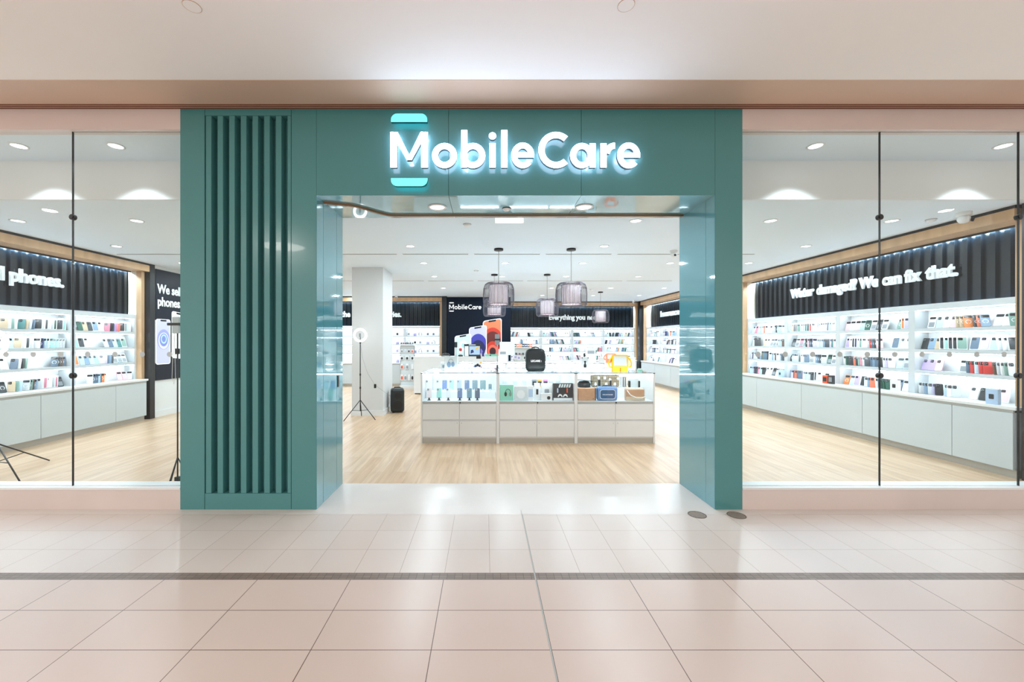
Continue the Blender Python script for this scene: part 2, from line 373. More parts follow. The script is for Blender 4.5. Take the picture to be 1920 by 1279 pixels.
# exit sign blade hanging beyond the portal
t = thing('hanging_sign', 'blank white rectangular light box hanging just beyond the entrance', 'sign', at(px(955, 4.9), 4.9, 2.965))
MB().box(-.17, .17, -.02, .02, -.005, .075, bev=.004).build('light_box', mat('lightbox_white', 'f6fbff', .4, emit='e6f6ff', es=.6), t)
MB().box(-.178, .178, -.024, .024, .072, .095).build('frame', METAL, t)

# ------------------------------------------------------------ the illuminated logo sign
SG = 3.645; SF = SG/F
def glyphs():
    """name, list of (kind, data) in photo pixels of the front face"""
    G = []
    r_ = lambda a, b, c, d: ('poly', [(a, d), (b, d), (b, c), (a, c)])
    G.append(('M', [r_(732, 744, 248, 314.5), r_(790, 802, 248, 314.5), ('poly', [(763, 300.5), (772, 300.5), (745.5, 248), (733, 248)]), ('poly', [(763, 300.5), (772, 300.5), (801, 248), (788.5, 248)])]))
    G.append(('o', [('ring', (833.4, 292.2, 23.4, 23.6, 11.4, 0, 360))]))
    G.append(('b', [r_(864.8, 876, 244.5, 314.5), ('ring', (886.7, 292.2, 23.2, 23.6, 11.3, 0, 360))]))
    G.append(('i', [r_(917.8, 929, 269, 314.5), ('disc', (923.4, 255.4, 6.9))]))
    G.append(('l', [r_(940, 951.3, 244.5, 314.5)]))
    G.append(('e', [('ring', (980.2, 291.8, 21.4, 24, 10.8, 0, 318)), r_(964, 1001.2, 286.6, 295.8)]))
    G.append(('C', [('ring', (1042.5, 281.8, 33, 34, 11.6, 48, 312))]))
    G.append(('a', [('ring', (1091, 292.2, 22, 23.6, 11.2, 0, 360)), r_(1105.4, 1116.8, 269.5, 314.5)]))
    G.append(('r', [r_(1126, 1137.3, 269.5, 314.5), ('ring', (1153, 291.5, 21.5, 23.5, 11.2, 90, 168))]))
    G.append(('e', [('ring', (1178.8, 292, 21.6, 24.2, 10.8, 0, 318)), r_(1162, 1200, 286.8, 296)]))
    return G
def logo(parent, conv, y0, y1, fm, sm, bm_, cf, cs, cb, pfx='letter'):
    out = []
    for ch, parts in glyphs():
        m_ = MB()
        for kind, d in parts:
            if kind == 'poly': m_.prism([conv(*p) for p in d], y0, y1, fm, sm, bm_)
            elif kind == 'disc':
                m_.prism([conv(d[0]+d[2]*math.cos(2*PI*i/20), d[1]-d[2]*math.sin(2*PI*i/20)) for i in range(20)], y0, y1, fm, sm, bm_)
            else:
                cx, cy, rx, ry, th, a0, a1 = d; full = (a1-a0) >= 360
                E = lambda q: [conv(a, b) for a, b in [(cx+(rx-q)*math.cos(math.radians(a0+(a1-a0)*i/36)), cy-(ry-q)*math.sin(math.radians(a0+(a1-a0)*i/36))) for i in range(36 if full else 37)]]
                m_.strip(E(0), E(th), y0, y1, fm, sm, bm_, closed=full)
        o = m_.build(pfx, None, parent); out.append(o)
    for (a, b, c, d, cor) in ((733, 801, 213.5, 229, (0, 1, 1, 0)), (733, 801.5, 334.5, 349.5, (1, 0, 0, 1))):
        p0 = conv(a, d); p1 = conv(b, c)
        m_ = MB(); m_.prism(rrect(p0[0], p1[0], p0[1], p1[1], (p1[0]-p0[0])*.17, 5, cor), y0, y1, cf, cs, cb)
        o = m_.build('accent_bar', None, parent); out.append(o)
    return out
SN = thing('shop_sign', 'illuminated white MobileCare lettering with two cyan bars on the teal header', 'sign', at(0, SG, 0))
logo(SN, lambda a, b: (px(a, SG), pz(b, SG)), 0, .033, SIGNW, SIDEW, HALOW, SIGNC, SIDEC, HALOC)
for (a, z) in ((738, 221), (796, 221), (738, 342), (796, 342), (738, 300), (796, 300), (833, 311), (870, 305), (923, 305), (945, 305), (980, 311), (1042, 311), (1110, 305), (1131, 305), (1178, 311)):
    m_ = MB(); m_.cyl(0, 0, .03, .083, .006, n=10, T=at(px(a, SG), 0, pz(z, SG)) @ Matrix.Rotation(-PI/2, 4, 'X')); m_.build('stand_off', METAL, SN)
# upward and downward wash of the halo on the header comes from the emissive backs themselves
# ------------------------------------------------------------ shop windows
def window(n, x0, x1, joints, dots):
    wd = bpy.data.objects.new('window_%d' % n, None); COL.objects.link(wd); st(wd); wd.location = (0, DF+.05, 0)
    xs = [x0]+joints+[x1]
    for a, b in zip(xs[:-1], xs[1:]):
        MB().box(a+.004, b-.004, -.006, .006, .2, ZW).build('pane', GLASS, wd)
    for j in joints:
        MB().box(j-.0022, j+.0022, -.008, .008, .2, ZW).build('joint', BLK, wd)
        for z in (pz(408, DF+.05), pz(705, DF+.05)):
            m_ = MB()
            m_.cyl(0, 0, -.014, .014, .026, n=20, T=at(j, 0, z) @ Matrix.Rotation(PI/2, 4, 'X'))
            m_.cyl(0, 0, .014, .019, .016, n=20, T=at(j, 0, z) @ Matrix.Rotation(PI/2, 4, 'X'))
            m_.build('glass_fitting', BLK, wd)
    for x in dots:
        m_ = MB(); m_.cyl(0, 0, .0065, .0085, .0245, n=20, T=at(x, 0, pz(665, DF+.05)) @ Matrix.Rotation(PI/2, 4, 'X')); m_.build('frosted_dot', DOT, wd)
D5 = DF+.05
window(1, -7.3, XL0-.002, [px(-118, D5), px(137, D5)], [px(13+51*i, D5) for i in range(7)])
window(2, XR1+.002, 7.3, [px(1649, D5), px(1909, D5)], [px(1420+51.2*i, D5) for i in range(10)])
# pocket spots
k = 0
for (x, r) in ((-4.62, 'left'), (-3.66, 'left'), (3.27, 'right'), (5.13, 'right')):
    nm = {-4.62: 'left hand one of two in the left window recess', -3.66: 'right hand one of two in the left window recess', 3.27: 'left hand one of two in the right window recess', 5.13: 'right hand one of two in the right window recess'}[x]
    downlight(x, 4.04, ZW-.001, .075, 'round recessed downlight, '+nm, 'window recess downlights')
    l = bpy.data.lights.new('recess_spot', 'SPOT'); l.energy = 34; l.color = COOL; l.spot_size = math.radians(104); l.spot_blend = .35; l.shadow_soft_size = .03
    so = bpy.data.objects.new('recess_spot', l); COL.objects.link(so); so.location = (x, 4.04, ZW-.02)
# mall ceiling fittings
for (a, b, lb) in ((360, 12, 'flush round pale cover on the mall ceiling, left of the sign'), (1174, 10, 'flush round pale cover on the mall ceiling, right of the sign')):
    d = F*(ZM-CH)/(640-b); t = thing('ceiling_cover', lb, 'ceiling fitting', at(px(a, d), d, ZM))
    MB().lathe([(.053, 0), (.053, -.003), (.050, -.004), (.050, 0)], 32).build('rim', COPPER, t)
    MB().cyl(0, 0, -.003, 0, .050, n=32).build('disc', MCEIL, t)
# floor grates
for (a, b, lb) in ((1307, 966, 'round bronze floor grate in front of the shop entrance'), (1381, 967, 'round bronze floor grate at the foot of the right pier')):
    d = F*CH/(b-640); t = thing('floor_grate', lb, 'floor grate', at(px(a, d), d, 0))
    MB().lathe([(.076, 0), (.076, .003), (.066, .003), (.066, .001)], 32).build('rim', mat('grate_dark', '75665c', .4, metal=.3), t)
    m_ = MB(); m_.cyl(0, 0, .0002, .001, .066, n=32, m=mat('grate_plate', 'a8988c', .4, metal=.3))
    for i in range(-5, 6):
        for j in range(-5, 6):
            if i*i+j*j < 28: m_.cyl(i*.0115, j*.0115, .001, .0014, .0032, n=8, m=mat('grate_hole', '3a302a', .8))
    m_.build('perforated_plate', None, t)

# ------------------------------------------------------------ wall display units
BAY = 1.22
ORD = ['first', 'second', 'third', 'fourth', 'fifth', 'sixth', 'seventh', 'eighth', 'ninth', 'tenth', 'eleventh', 'twelfth', 'thirteenth', 'fourteenth', 'fifteenth', 'sixteenth',
       'seventeenth', 'eighteenth', 'nineteenth', 'twentieth', 'twenty-first', 'twenty-second', 'twenty-third', 'twenty-fourth', 'twenty-fifth', 'twenty-sixth', 'twenty-seventh', 'twenty-eighth']
SHZ = [1.715, 1.425, 1.13]                     # shelf tops; the counter at .80 is the lowest
def ribbed(m_, x0, x1, z0, z1):
    p = .1452; n = int((x1-x0)/p)+1; prof = []
    for i in range(n):
        a = x0+i*p
        prof += [(a, .385), (a+.062, .385), (a+.075, .35), (a+.132, .35)]
    prof = [(min(x, x1), y) for x, y in prof]+[(x1, .35)]
    vs = [(x, y, z0) for x, y in prof]+[(x, y, z1) for x, y in prof]; k = len(prof)
    m_.add(vs, [(i, i+1, k+i+1, k+i) for i in range(k-1)])
    m_.box(x0, x1, .388, .40, z0, z1)
def wall_unit(M, nb, wn, cuts, bayname):
    """local x along the wall, y into the wall (0 = cabinet front), z up"""
    L = nb*BAY
    # worktop
    t = thing('worktop', 'long white worktop with a slim square edge, '+wn, 'worktop', M)
    MB().box(cuts[0]-.02, cuts[-1]+.03, -.012, .40, .765, .80, bev=.003).build('top', WHITE, t)
    MB().box(0, cuts[-1], .0, .02, .735, .765).build('shadow_gap', GREYL, t)
    # frame
    t = thing('timber_header', 'light oak header board with black band above the ribbed panel, '+wn, 'header board', M)
    MB().box(-.07, L+.07, .0, .42, 2.90, 3.022).build('top_board', OAK, t)
    MB().box(-.07, L+.07, .01, .40, 3.022, ZC).build('black_header', BLACK, t)
    for x, sd in ((-.07, 'left'), (L, 'right')): tag(MB(M).box(x, x+.07, .10, .42, .801, 2.899).build('timber_post', OAK), 'upright light oak board at the %s end, %s' % (sd, wn), 'timber board')
    # ribbed panel with its light coves
    t = thing('ribbed_panel', 'black vertically ribbed panel lit from its top edge, '+wn, 'wall panel', M)
    m_ = MB(); ribbed(m_, .01, L-.01, 2.05, 2.90); m_.build('ribs', RIB, t)
    for x in (.0, L-.004): MB().box(x, x+.004, .2, .385, 2.051, 2.899).build('niche_lining', NICHE, t)
    MB().box(.02, L-.02, .328, .342, 2.888, 2.898).build('led_strip', LEDR, t)
    MB().box(.004, L-.004, .300, .306, 2.872, 2.90).build('led_lip', BLACK, t)
    MB().box(.02, L-.02, .31, .325, 2.051, 2.056).build('led_strip', mat('led_low', 'ffffff', .5, emit='cfe6ff', es=22), t)
    for i in range(len(cuts)-1):
        B = cuts[i+1]-cuts[i]
        c = thing('base_cabinet', 'white flat fronted base cabinet, %s from left, %s' % (ORD[i], wn), 'cabinet', M @ at(cuts[i], 0, 0))
        MB().box(.002, B-.002, .022, .42, .09, .735).build('carcass', CAB, c)
        MB().box(0, B, .045, .40, 0, .09).build('kick_board', KICK, c)
        MB().box(.003, B-.003, .0, .02, .093, .732, bev=.0015).build('door', CAB, c)
    for i in range(nb):
        x0 = i*BAY; bn = bayname(i)
        h = thing('display_shelf', 'white backlit four row shelving, %s, %s' % (bn, wn), 'shelving', M @ at(x0, 0, 0))
        MB().box(0, BAY, .395, .41, .80, 2.05).build('back_panel', mat('lit_back_panel', 'f3f7f8', .6), h)
        for x in (0, BAY-.045): MB().box(x, x+.045, .20, .395, .80, 1.97).build('side_panel', SHELFM, h)
        MB().box(0, BAY, .20, .395, 1.97, 2.05).build('top_panel', SHELFM, h)
        for z in SHZ: MB().box(.045, BAY-.045, .20, .395, z-.045, z).build('shelf', SHELFM, h)
        for z in SHZ+[2.015]:
            MB().box(.05, BAY-.05, .225, .237, z-.0505, z-.046).build('led_strip', LED, h)
MR = at(5.9, 9.5, 0, -PI/2); ML = at(-6.6, 7.95-3*BAY, 0, PI/2); MBL = at(-1.55-4*BAY, 13.84, 0); MBR = at(.95, 15.71, 0); MR2 = at(5.9, 15.45, 0, -PI/2)
RN = ['farthest bay', 'third bay from the glass', 'second bay from the glass', 'bay nearest the glass']
LN = ['bay nearest the glass', 'middle bay', 'farthest bay']
BN = ['leftmost bay', 'second bay from left', 'second bay from right', 'rightmost bay']
wall_unit(MR, 4, 'front right wall', [0, .63, 1.88, 3.11, 4.34, 4.94], lambda i: RN[i])
wall_unit(ML, 3, 'front left wall', [0, .54, 1.77, 3.0, 3.66], lambda i: LN[i])
wall_unit(MBL, 4, 'back wall, left of poster', [0, 1.22, 2.44, 3.66, 4.88], lambda i: BN[i])
wall_unit(MBR, 4, 'back wall, right of poster', [0, 1.22, 2.44, 3.66, 4.88], lambda i: BN[i])
wall_unit(MR2, 4, 'back right wall', [0, 1.22, 2.44, 3.66, 4.88], lambda i: ['bay in the corner', 'second bay from corner', 'third bay from corner', 'fourth bay from corner'][i])
# black posts and end panels
for (a, b, c, d, lb) in ((-6.98, -6.60, 8.03, 8.15, 'tall black post between left shelving and navy poster'),
                         (5.86, 6.34, 15.53, 15.68, 'tall black post in the back right corner of the shop'),
                         (-1.47, -1.31, 13.80, 14.2, 'tall black post left of the navy back wall graphic'),
                         (5.93, 6.345, 4.40, 4.51, 'tall black end panel closing the right wall shelving by the glass'),
                         (5.94, 6.345, 9.58, 9.615, 'slim black panel at the far end of the right wall shelving')):
    tag(MB().box(a, b, c, d, 0, ZC-.002).build('black_post', BLACK), lb, 'post')

def slogan(name, label, M, words, size, x_start, z, target_w, bold, depth=.03, m=TEXTW):
    """raised lettering, one child per word; M as the wall unit"""
    full = ' '.join(words)
    wd = text_width(full, size, bold); sx = target_w/wd
    t = thing(name, label, 'lettering', M @ at(x_start, .34, z))
    x = 0; sp = text_width('a a', size, bold)-text_width('aa', size, bold)
    for wq in words:
        text_mesh('word', wq, size, depth/2, m, t, at(x, -.02, 0), bold=bold, sx=sx)
        x += (text_width(wq, size, bold)+sp)*sx
    return t
slogan('wall_slogan', 'white raised lettering reading Water damaged? We can fix that. on right wall', MR, ['Water', 'damaged?', 'We', 'can', 'fix', 'that.'], .245, 9.5-8.3, 2.41, 2.88, .010)
slogan('wall_slogan', 'white raised lettering reading We sell phones. on the left ribbed panel', ML, ['We', 'sell', 'phones.'], .27, 5.10-(7.95-3*BAY), 2.42, 1.60, .010)
slogan('wall_slogan', 'white raised lettering reading Everything you need. behind the pendant lamps', MBR, ['Everything', 'you', 'need.'], .27, px(1029, 16.0)-.95, 2.38, 2.02, .010)
slogan('wall_slogan', 'white raised lettering on back wall, partly hidden by the white column', MBL, ['All', 'the', 'latest', 'accessories.'], .27, px(621, 14.1)-(-1.55-4*BAY), 2.38, 2.41, .010)
slogan('wall_slogan', 'white raised lettering on ribbed panel in the back right corner', MR2, ['Insurance', 'repairs.'], .27, .95, 2.40, 2.6, .010)

# ------------------------------------------------------------ phone cases
PAL = [('white', 'eef1f2'), ('white', 'f3f5f6'), ('pale grey', 'c8ced2'), ('clear grey', 'dde6ea'), ('charcoal', '3a4248'), ('black', '1d2226'), ('black', '24292e'),
       ('slate blue', '5a7086'), ('steel blue', '7f9bb5'), ('mint', 'a6dcd4'), ('sage green', '7ea196'), ('dark green', '1f5a4a'), ('pale pink', 'ecc4cc'), ('rose', 'd8869a'),
       ('coral', 'f07a5a'), ('orange', 'f08a4a'), ('lilac', 'b9a6dc'), ('lavender', 'cfc6ea'), ('navy', '26356a'), ('sand', 'cbb79a'), ('pale blue', 'bcd8ea'), ('teal', '3f7f80'), ('red', 'cf3f3a'), ('brown', '6f5648')]
WT = [3, 3, 3.5, 4, 2.6, 1.6, 1.6, 2.2, 2.2, 1.8, 1.8, .5, 2.4, .8, .9, .9, 1.2, 1.8, .7, 1.2, 2.4, .8, .3, .4]
CM = [mat('case_%s_%s' % (n.replace(' ', '_'), c), c, .35) for n, c in PAL]
CAMB = mat('camera_window_black', '14171a', .2); CAMG = mat('camera_window_grey', '8b9298', .25); RINGM = mat('ring_white', 'f2f4f5', .4)
PACK = mat('packaging_white', 'edf0f2', .3)
def case_mesh(kind):
    m_ = MB()
    if kind == 'case':        # moulded phone case, back towards the viewer
        wd, h, t = .078, .158, .011
        m_.prism(rrect(-wd/2, wd/2, 0, h, .012, 4), 0, t, None)
        m_.prism(rrect(-wd/2+.006, .004, h-.045, h-.007, .008, 3), -.002, 0, CAMB)
        for (a, b) in ((-.024, h-.018), (-.024, h-.034), (-.008, h-.026)): m_.prism([(a+.005*math.cos(2*PI*i/10), b+.005*math.sin(2*PI*i/10)) for i in range(10)], -.003, -.002, CAMG)
    elif kind == 'ring':      # case with a magnetic ring
        wd, h, t = .08, .162, .012
        m_.prism(rrect(-wd/2, wd/2, 0, h, .012, 4), 0, t, None)
        m_.prism(rrect(-wd/2+.006, wd/2-.006, h-.042, h-.008, .008, 3), -.002, 0, CAMB)
        m_.strip(ell(0, .07, .026, .026, 285, 615, 20), ell(0, .07, .021, .021, 285, 615, 20), -.0015, 0, RINGM)
    elif kind == 'pack':      # case in a white hanging pack
        wd, h, t = .094, .19, .014
        m_.box(-wd/2, wd/2, .001, t, 0, h, PACK)
        m_.prism(rrect(-wd/2+.008, wd/2-.008, .01, h-.026, .01, 3), -.002, .001, None)
        m_.prism(rrect(-wd/2+.014, .006, h-.066, h-.034, .007, 3), -.004, -.002, CAMB)
        m_.box(-.012, .012, .003, .006, h, h+.012, PACK)
    else:                     # wallet case, two-tone
        wd, h, t = .084, .165, .018
        m_.prism(rrect(-wd/2, wd/2, 0, h, .008, 3), 0, t, None)
        m_.prism(rrect(-wd/2+.01, wd/2-.01, .012, h*.5, .005, 3), -.0015, 0, CAMG)
        m_.prism(rrect(-wd/2+.008, wd/2-.008, h-.04, h-.01, .008, 3), -.002, 0, CAMB)
    o = m_.build('tmp', CM[0]); me = o.data; bpy.data.objects.remove(o); return me, wd, t
KIND = {k: case_mesh(k) for k in ('case', 'ring', 'pack', 'wallet')}
KN = {'case': 'phone case', 'ring': 'phone case with ring', 'pack': 'boxed phone case', 'wallet': 'wallet phone case'}
ROWN = ['top shelf', 'second shelf', 'third shelf', 'bottom row']
def row_layout(yawdir, dens, rnd):
    """yields (x, yaw, kind, colour index, lean)"""
    x = .10; out = []
    while x < BAY-.11:
        r = rnd.random()
        if r < dens*.55:                       # angled stack
            n = rnd.randint(3, 6); yaw = math.radians(rnd.uniform(44, 58))*yawdir; st_ = rnd.uniform(.036, .046)
            if yawdir == 0: yaw = math.radians(rnd.choice((-50, 50)))
            c = rnd.choices(range(len(PAL)), WT)[0]; k = rnd.choice(('case', 'ring', 'case', 'pack'))
            if k == 'pack': st_ += .006
            lean = rnd.uniform(.26, .42)
            for i in range(n):
                if x > BAY-.10: break
                cc = c if rnd.random() < .2 else rnd.choices(range(len(PAL)), WT)[0]
                out.append((x, yaw, k, cc, lean)); x += st_
            x += .055
        elif r < dens:                         # facing out
            n = rnd.randint(1, 3); k = rnd.choice(('pack', 'ring', 'wallet', 'case')); wd = KIND[k][1]; x += wd/2-.03
            lean = rnd.uniform(.24, .4)
            for i in range(n):
                if x > BAY-.10: break
                out.append((x, math.radians(8)*yawdir, k, rnd.choices(range(len(PAL)), WT)[0], lean)); x += wd+.007
            x += .0
        else: x += rnd.uniform(.08, .20)
    return out
def proj(v): return 910+F*v.x/v.y
CASES = []
def fill_unit(M, nb, yawdir, side, names, from_left, dens=.88, bays=None, seed=1):
    rnd = random.Random(seed)
    for i in range(nb):
        for s, z in enumerate(SHZ+[.80]):
            lay = row_layout(yawdir, dens, rnd)
            if bays is not None and i not in bays: continue
            keep = []
            for (x, yaw, k, c, lean) in lay:
                me, wd, t = KIND[k]
                y = .264 if s < 3 else rnd.choice((.24, .255))
                T = M @ at(i*BAY+x, y, z+t*math.sin(lean)+.0012, yaw) @ Matrix.Rotation(-lean, 4, 'X')
                p = proj(T.translation)
                if p < -4 or p > 1906: continue
                keep.append((T, k, c))
            for q, (T, k, c) in enumerate(keep):
                j = q if from_left else len(keep)-1-q
                CASES.append((T, k, c, '%s %s, %s from %s, %s, %s, %s' % (PAL[c][0], KN[k], ORD[min(j, 27)], 'left' if from_left else 'right', ROWN[s], names[i], side), side+' '+ROWN[s]))
fill_unit(MR, 4, 1, 'right wall', ['far bay', 'third bay', 'second bay', 'nearest bay'], True, .80, None, 5)
fill_unit(ML, 3, -1, 'left wall', ['', 'nearer bay', 'farther bay'], False, .78, [1, 2], 9)
CASES.sort(key=lambda c: c[0].translation.y)
print('phone cases', len(CASES))
def add_case(T, k, c, lb, g):
    o = bpy.data.objects.new('phone_case', KIND[k][0]); COL.objects.link(o); o.matrix_world = T
    o.material_slots[0 if KIND[k][0].materials[0] == CM[0] else list(KIND[k][0].materials).index(CM[0])].link = 'OBJECT'
    sl = list(KIND[k][0].materials).index(CM[0]); o.material_slots[sl].link = 'OBJECT'; o.material_slots[sl].material = CM[c]
    tag(o, lb, 'phone case', 'phone cases on the '+g)
for T, k, c, lb, g in CASES[:300]: add_case(T, k, c, lb, g)
FARC = MB()
def far_case(T, k, c):
    t = .012
    h = {'case': .158, 'ring': .162, 'pack': .19, 'wallet': .165}[k]; wd = KIND[k][1]
    FARC.box(-wd/2, wd/2, 0, t, 0, h, CM[c], T=T); FARC.box(-wd/2+.008, .008, -.002, 0, h-.045, h-.01, CAMB, T=T)
for T, k, c, lb, g in CASES[300:]: far_case(T, k, c)
def fill_far(M, nb, yawdir, dens, seed, ok):
    rnd = random.Random(seed)
    for i in range(nb):
        for s, z in enumerate(SHZ+[.80]):
            for (x, yaw, k, c, lean) in row_layout(yawdir, dens, rnd):
                T = M @ at(i*BAY+x, .27, z+KIND[k][2]*math.sin(lean)+.001, yaw) @ Matrix.Rotation(-lean, 4, 'X')
                if ok(proj(T.translation)): far_case(T, k, c)
fill_far(MBR, 4, 0, .62, 21, lambda p: 940 < p < 1200)
fill_far(MR2, 4, 1, .5, 22, lambda p: 1200 < p < 1280)
tag(FARC.build('phone_cases', None), 'many small phone cases standing along the distant back wall shelves', 'phone cases', kind='stuff')

# accessories on the back left shelves
GREYP = mat('accessory_grey', '8f979d', .4); LILA = mat('accessory_lilac', 'a9a2d6', .4); REDP = mat('accessory_red', 'e0604c', .4)
rnd = random.Random(4)
def small_thing(M, kind, label, group=None):
    if kind == 'speaker':
        t = thing('small_speaker', label, 'speaker', M, group); MB().lathe([(0, 0), (.045, 0), (.05, .02), (.05, .075), (.04, .09), (0, .092)], 20).build('body', LILA, t); MB().cyl(0, 0, .0, .012, .052, n=20).build('base', GREYP, t)
    elif kind == 'headset':
        t = thing('headset', label, 'headset', M, group)
        MB().tube([(.05*math.cos(a), 0, .07+.06*math.sin(a)) for a in [PI*i/12 for i in range(13)]], .006, n=6).build('headband', BLK, t)
        for s in (-1, 1): MB().lathe([(0, 0), (.03, 0), (.03, .02), (0, .02)], 16, T=Matrix.Translation((s*.05-.01, 0, .05)) @ Matrix.Rotation(PI/2, 4, 'Y')).build('ear_cup', GREYP, t)
        MB().box(-.06, .06, -.03, .03, 0, .02).build('foot', PACK, t)
    else:
        t = thing('accessory_box', label, 'box', M, group); MB().box(-.045, .045, -.02, .02, 0, .13, bev=.002).build('carton', PACK, t)
        MB().box(-.03, .03, -.022, -.02, .03, .10).build('picture', rnd.choice((GREYP, CAMB, LILA, CM[7])), t)
lists = []
for bay, xs_ in ((2, (.25, .62, .95)), (3, (.12, .34, .52, .78, .98))):
    for s, z in enumerate(SHZ+[.80]):
        for q, x in enumerate(xs_):
            X = -1.55-4*BAY+bay*BAY+x; p = proj(Vector((X, 14.1, 0)))
            if 660 < p < 735: continue
            if s == 3 and p > 775: continue
            kind = ('box', 'headset', 'speaker', 'box')[(q*3+s*2+bay) % 4]
            small_thing(at(X, 14.12, z), kind, '%s, %s from left on the %s, back wall %s bay' % ({'box': 'small white boxed accessory', 'headset': 'black headset on a foot', 'speaker': 'small lilac round speaker'}[kind], ORD[q], ROWN[s].replace('row', 'shelf'), ['', '', 'third', 'rightmost'][bay]), 'accessories on the back wall shelves')
# small boxed goods standing on the right worktop
def printed_box(M, w_, d_, h_, base, pic, label, name='carton_box', logo_=None, cat='box', group=None, cut=None):
    t = thing(name, label, cat, M, group)
    MB().box(-w_/2, w_/2, 0, d_, 0, h_, bev=min(.004, w_/20)).build('carton', base, t)
    if pic is not None:
        m_ = MB(); m_.box(-w_*.38, w_*.38, -.002, 0, h_*.25, h_*.78, pic[0])
        if len(pic) > 1: m_.prism(rrect(-w_*.2, w_*.2, h_*.34, h_*.66, w_*.06, 3), -.004, -.002, pic[1])
        m_.build('picture', None, t)
    return t
BLUEB = mat('pale_blue_print', 'b3cdea', .4); ORNG = mat('orange_print', 'f0562c', .4); BLKP = mat('black_print', '22262a', .4)
def onwall(M, x, y=.07, z=.8, yaw=0): return M @ at(x, y, z, yaw)
printed_box(onwall(MR, 1.19, .10), .11, .05, .15, BLUEB, (BLUEB, BLKP), 'pale blue boxed phone holder on worktop under the farthest bay upright')
printed_box(onwall(MR, 2.37, .03), .10, .05, .14, ORNG, (BLKP,), 'orange boxed phone holder on the right wall worktop')
printed_box(onwall(MR, 2.485, .03), .08, .05, .15, BLKP, (GREYP,), 'black boxed phone holder beside the orange box on worktop')
printed_box(onwall(MR, 3.55, .06), .12, .04, .17, PACK, (PACK, BLKP), 'white boxed phone holder on worktop beside nearest shelving bay')
printed_box(onwall(MR, 4.72, .03), .12, .04, .18, BLUEB, (BLUEB, BLKP), 'pale blue boxed phone holder at the near end of right worktop')

# ------------------------------------------------------------ posters
def phone_print(m_, x, z, w_, h_, body, rings, rim, tilt=0, y=-.006, conv=None):
    """printed picture of a phone made of flat layers"""
    R = lambda k: [((px_-x)*1+x, pz_+(px_-x)*tilt) for px_, pz_ in rrect(x-w_/2+k, x+w_/2-k, z+k, z+h_-k, w_*.13, 5)]
    m_.prism(R(0), y, 0, rim); m_.prism(R(w_*.04), y-.001, y, body)
    def clip(pts):
        return [(min(max(a, x-w_*.46), x+w_*.46), min(max(b, z+w_*.06+(a-x)*tilt), z+h_-w_*.05+(a-x)*tilt)) for a, b in pts]
    for i, (cz, r, c) in enumerate(rings):
        m_.prism(clip([(x+w_*.02+r*w_*math.cos(2*PI*k/40), z+cz*h_+r*w_*1.25*math.sin(2*PI*k/40)) for k in range(40)]), y-.0018-.0008*i, y, c)
    m_.prism([(a, b+(a-x)*tilt) for a, b in rrect(x-w_*.2, x+w_*.2, z+h_-w_*.12, z+h_-w_*.03, w_*.03, 2)], y-.007, y, CAMB)
glow_print = lambda n, c, e=.35: mat(n, c, .4, emit=c, es=e)  # poster inks given a glow of their own colour, not backlit
PO = thing('back_wall_graphic', 'large navy poster with logo and three tall phones on the back wall', 'poster', at(0, 13.855, 0))
MB().box(-1.30, .86, -.012, 0, .35, ZC-.03).build('panel', NAVY, PO)
d_ = 13.84; s_ = d_/F
logo_parent = thing('poster_logo', 'x', 'x'); bpy.data.objects.remove(logo_parent)
x0_, z0_ = px(842, d_), pz(586, d_); kx = (px(902.5, d_)-px(842, d_))/(1200-732); kz = kx
for o in logo(PO, lambda a, b: (x0_+(a-732)*kx, z0_-(b-349.5)*kz+.02), -.018, -.012, PRINTW, PRINTW, PRINTW, PRINTW, PRINTW, PRINTW, 'letter'): pass
m_ = MB(); phone_print(m_, px(923, d_), .55, .64, 1.72, glow_print('print_orange', 'f0704a'), [(.60, .52, glow_print('print_red', 'b8301e')), (.56, .44, glow_print('print_dark_red', '5a1a16')), (.42, .33, glow_print('print_red', 'b8301e')), (.38, .26, glow_print('print_pink', 'e0604c')), (.37, .17, glow_print('print_dark', '3a1a20'))], PRINTW, .16, -.014); m_.build('phone_picture', None, PO)
m_ = MB(); phone_print(m_, px(896, d_), .50, .60, 1.54, glow_print('print_lilac', 'b6b8ea'), [(.60, .48, glow_print('print_blue', '3a3a9c')), (.50, .40, glow_print('print_navy', '1c2050')), (.38, .30, glow_print('print_violet', '6a60c4')), (.34, .2, glow_print('print_pale', 'c8c8f4'))], PRINTW, .16, -.026); m_.build('phone_picture', None, PO)
m_ = MB(); phone_print(m_, px(868, d_), .45, .56, 1.30, glow_print('print_cyan', 'bfe6ee'), [(.72, .24, glow_print('print_white', 'f4fbff', .8)), (.72, .12, glow_print('print_aqua', 'a8dcea'))], PRINTW, .16, -.038); m_.build('phone_picture', None, PO)
# left wall poster, local x along +Y, facing the shop
MP = at(-6.665, 0, 0, PI/2)
PW = thing('wall_poster', 'dark navy poster reading We sell phones. beside the left shelving', 'poster', MP)
MB().box(8.235, 10.3, -.014, 0, .74, 3.0).build('panel', NAVY, PW)
tw = text_width('phones.', .27, .005)
text_mesh('word', 'We sell', .26, .004, TEXTW, PW, at(8.27, -.02, 2.52), bold=.007, sx=.80)
text_mesh('word', 'phones.', .26, .004, TEXTW, PW, at(8.27, -.02, 2.26), bold=.007, sx=.80)
m_ = MB(); phone_print(m_, 8.42, 1.06, .38, .93, glow_print('print_lilac', 'b6b8ea'), [(.55, .44, glow_print('print_violet2', '8c90cc')), (.52, .36, glow_print('print_pale', 'c8c8f4')), (.54, .28, glow_print('print_blue2', '6f7cc0')), (.56, .2, glow_print('print_aqua', 'a8dcea')), (.56, .14, glow_print('print_blue2', '6f7cc0'))], PRINTW, .0, -.02); m_.build('phone_picture', None, PW)
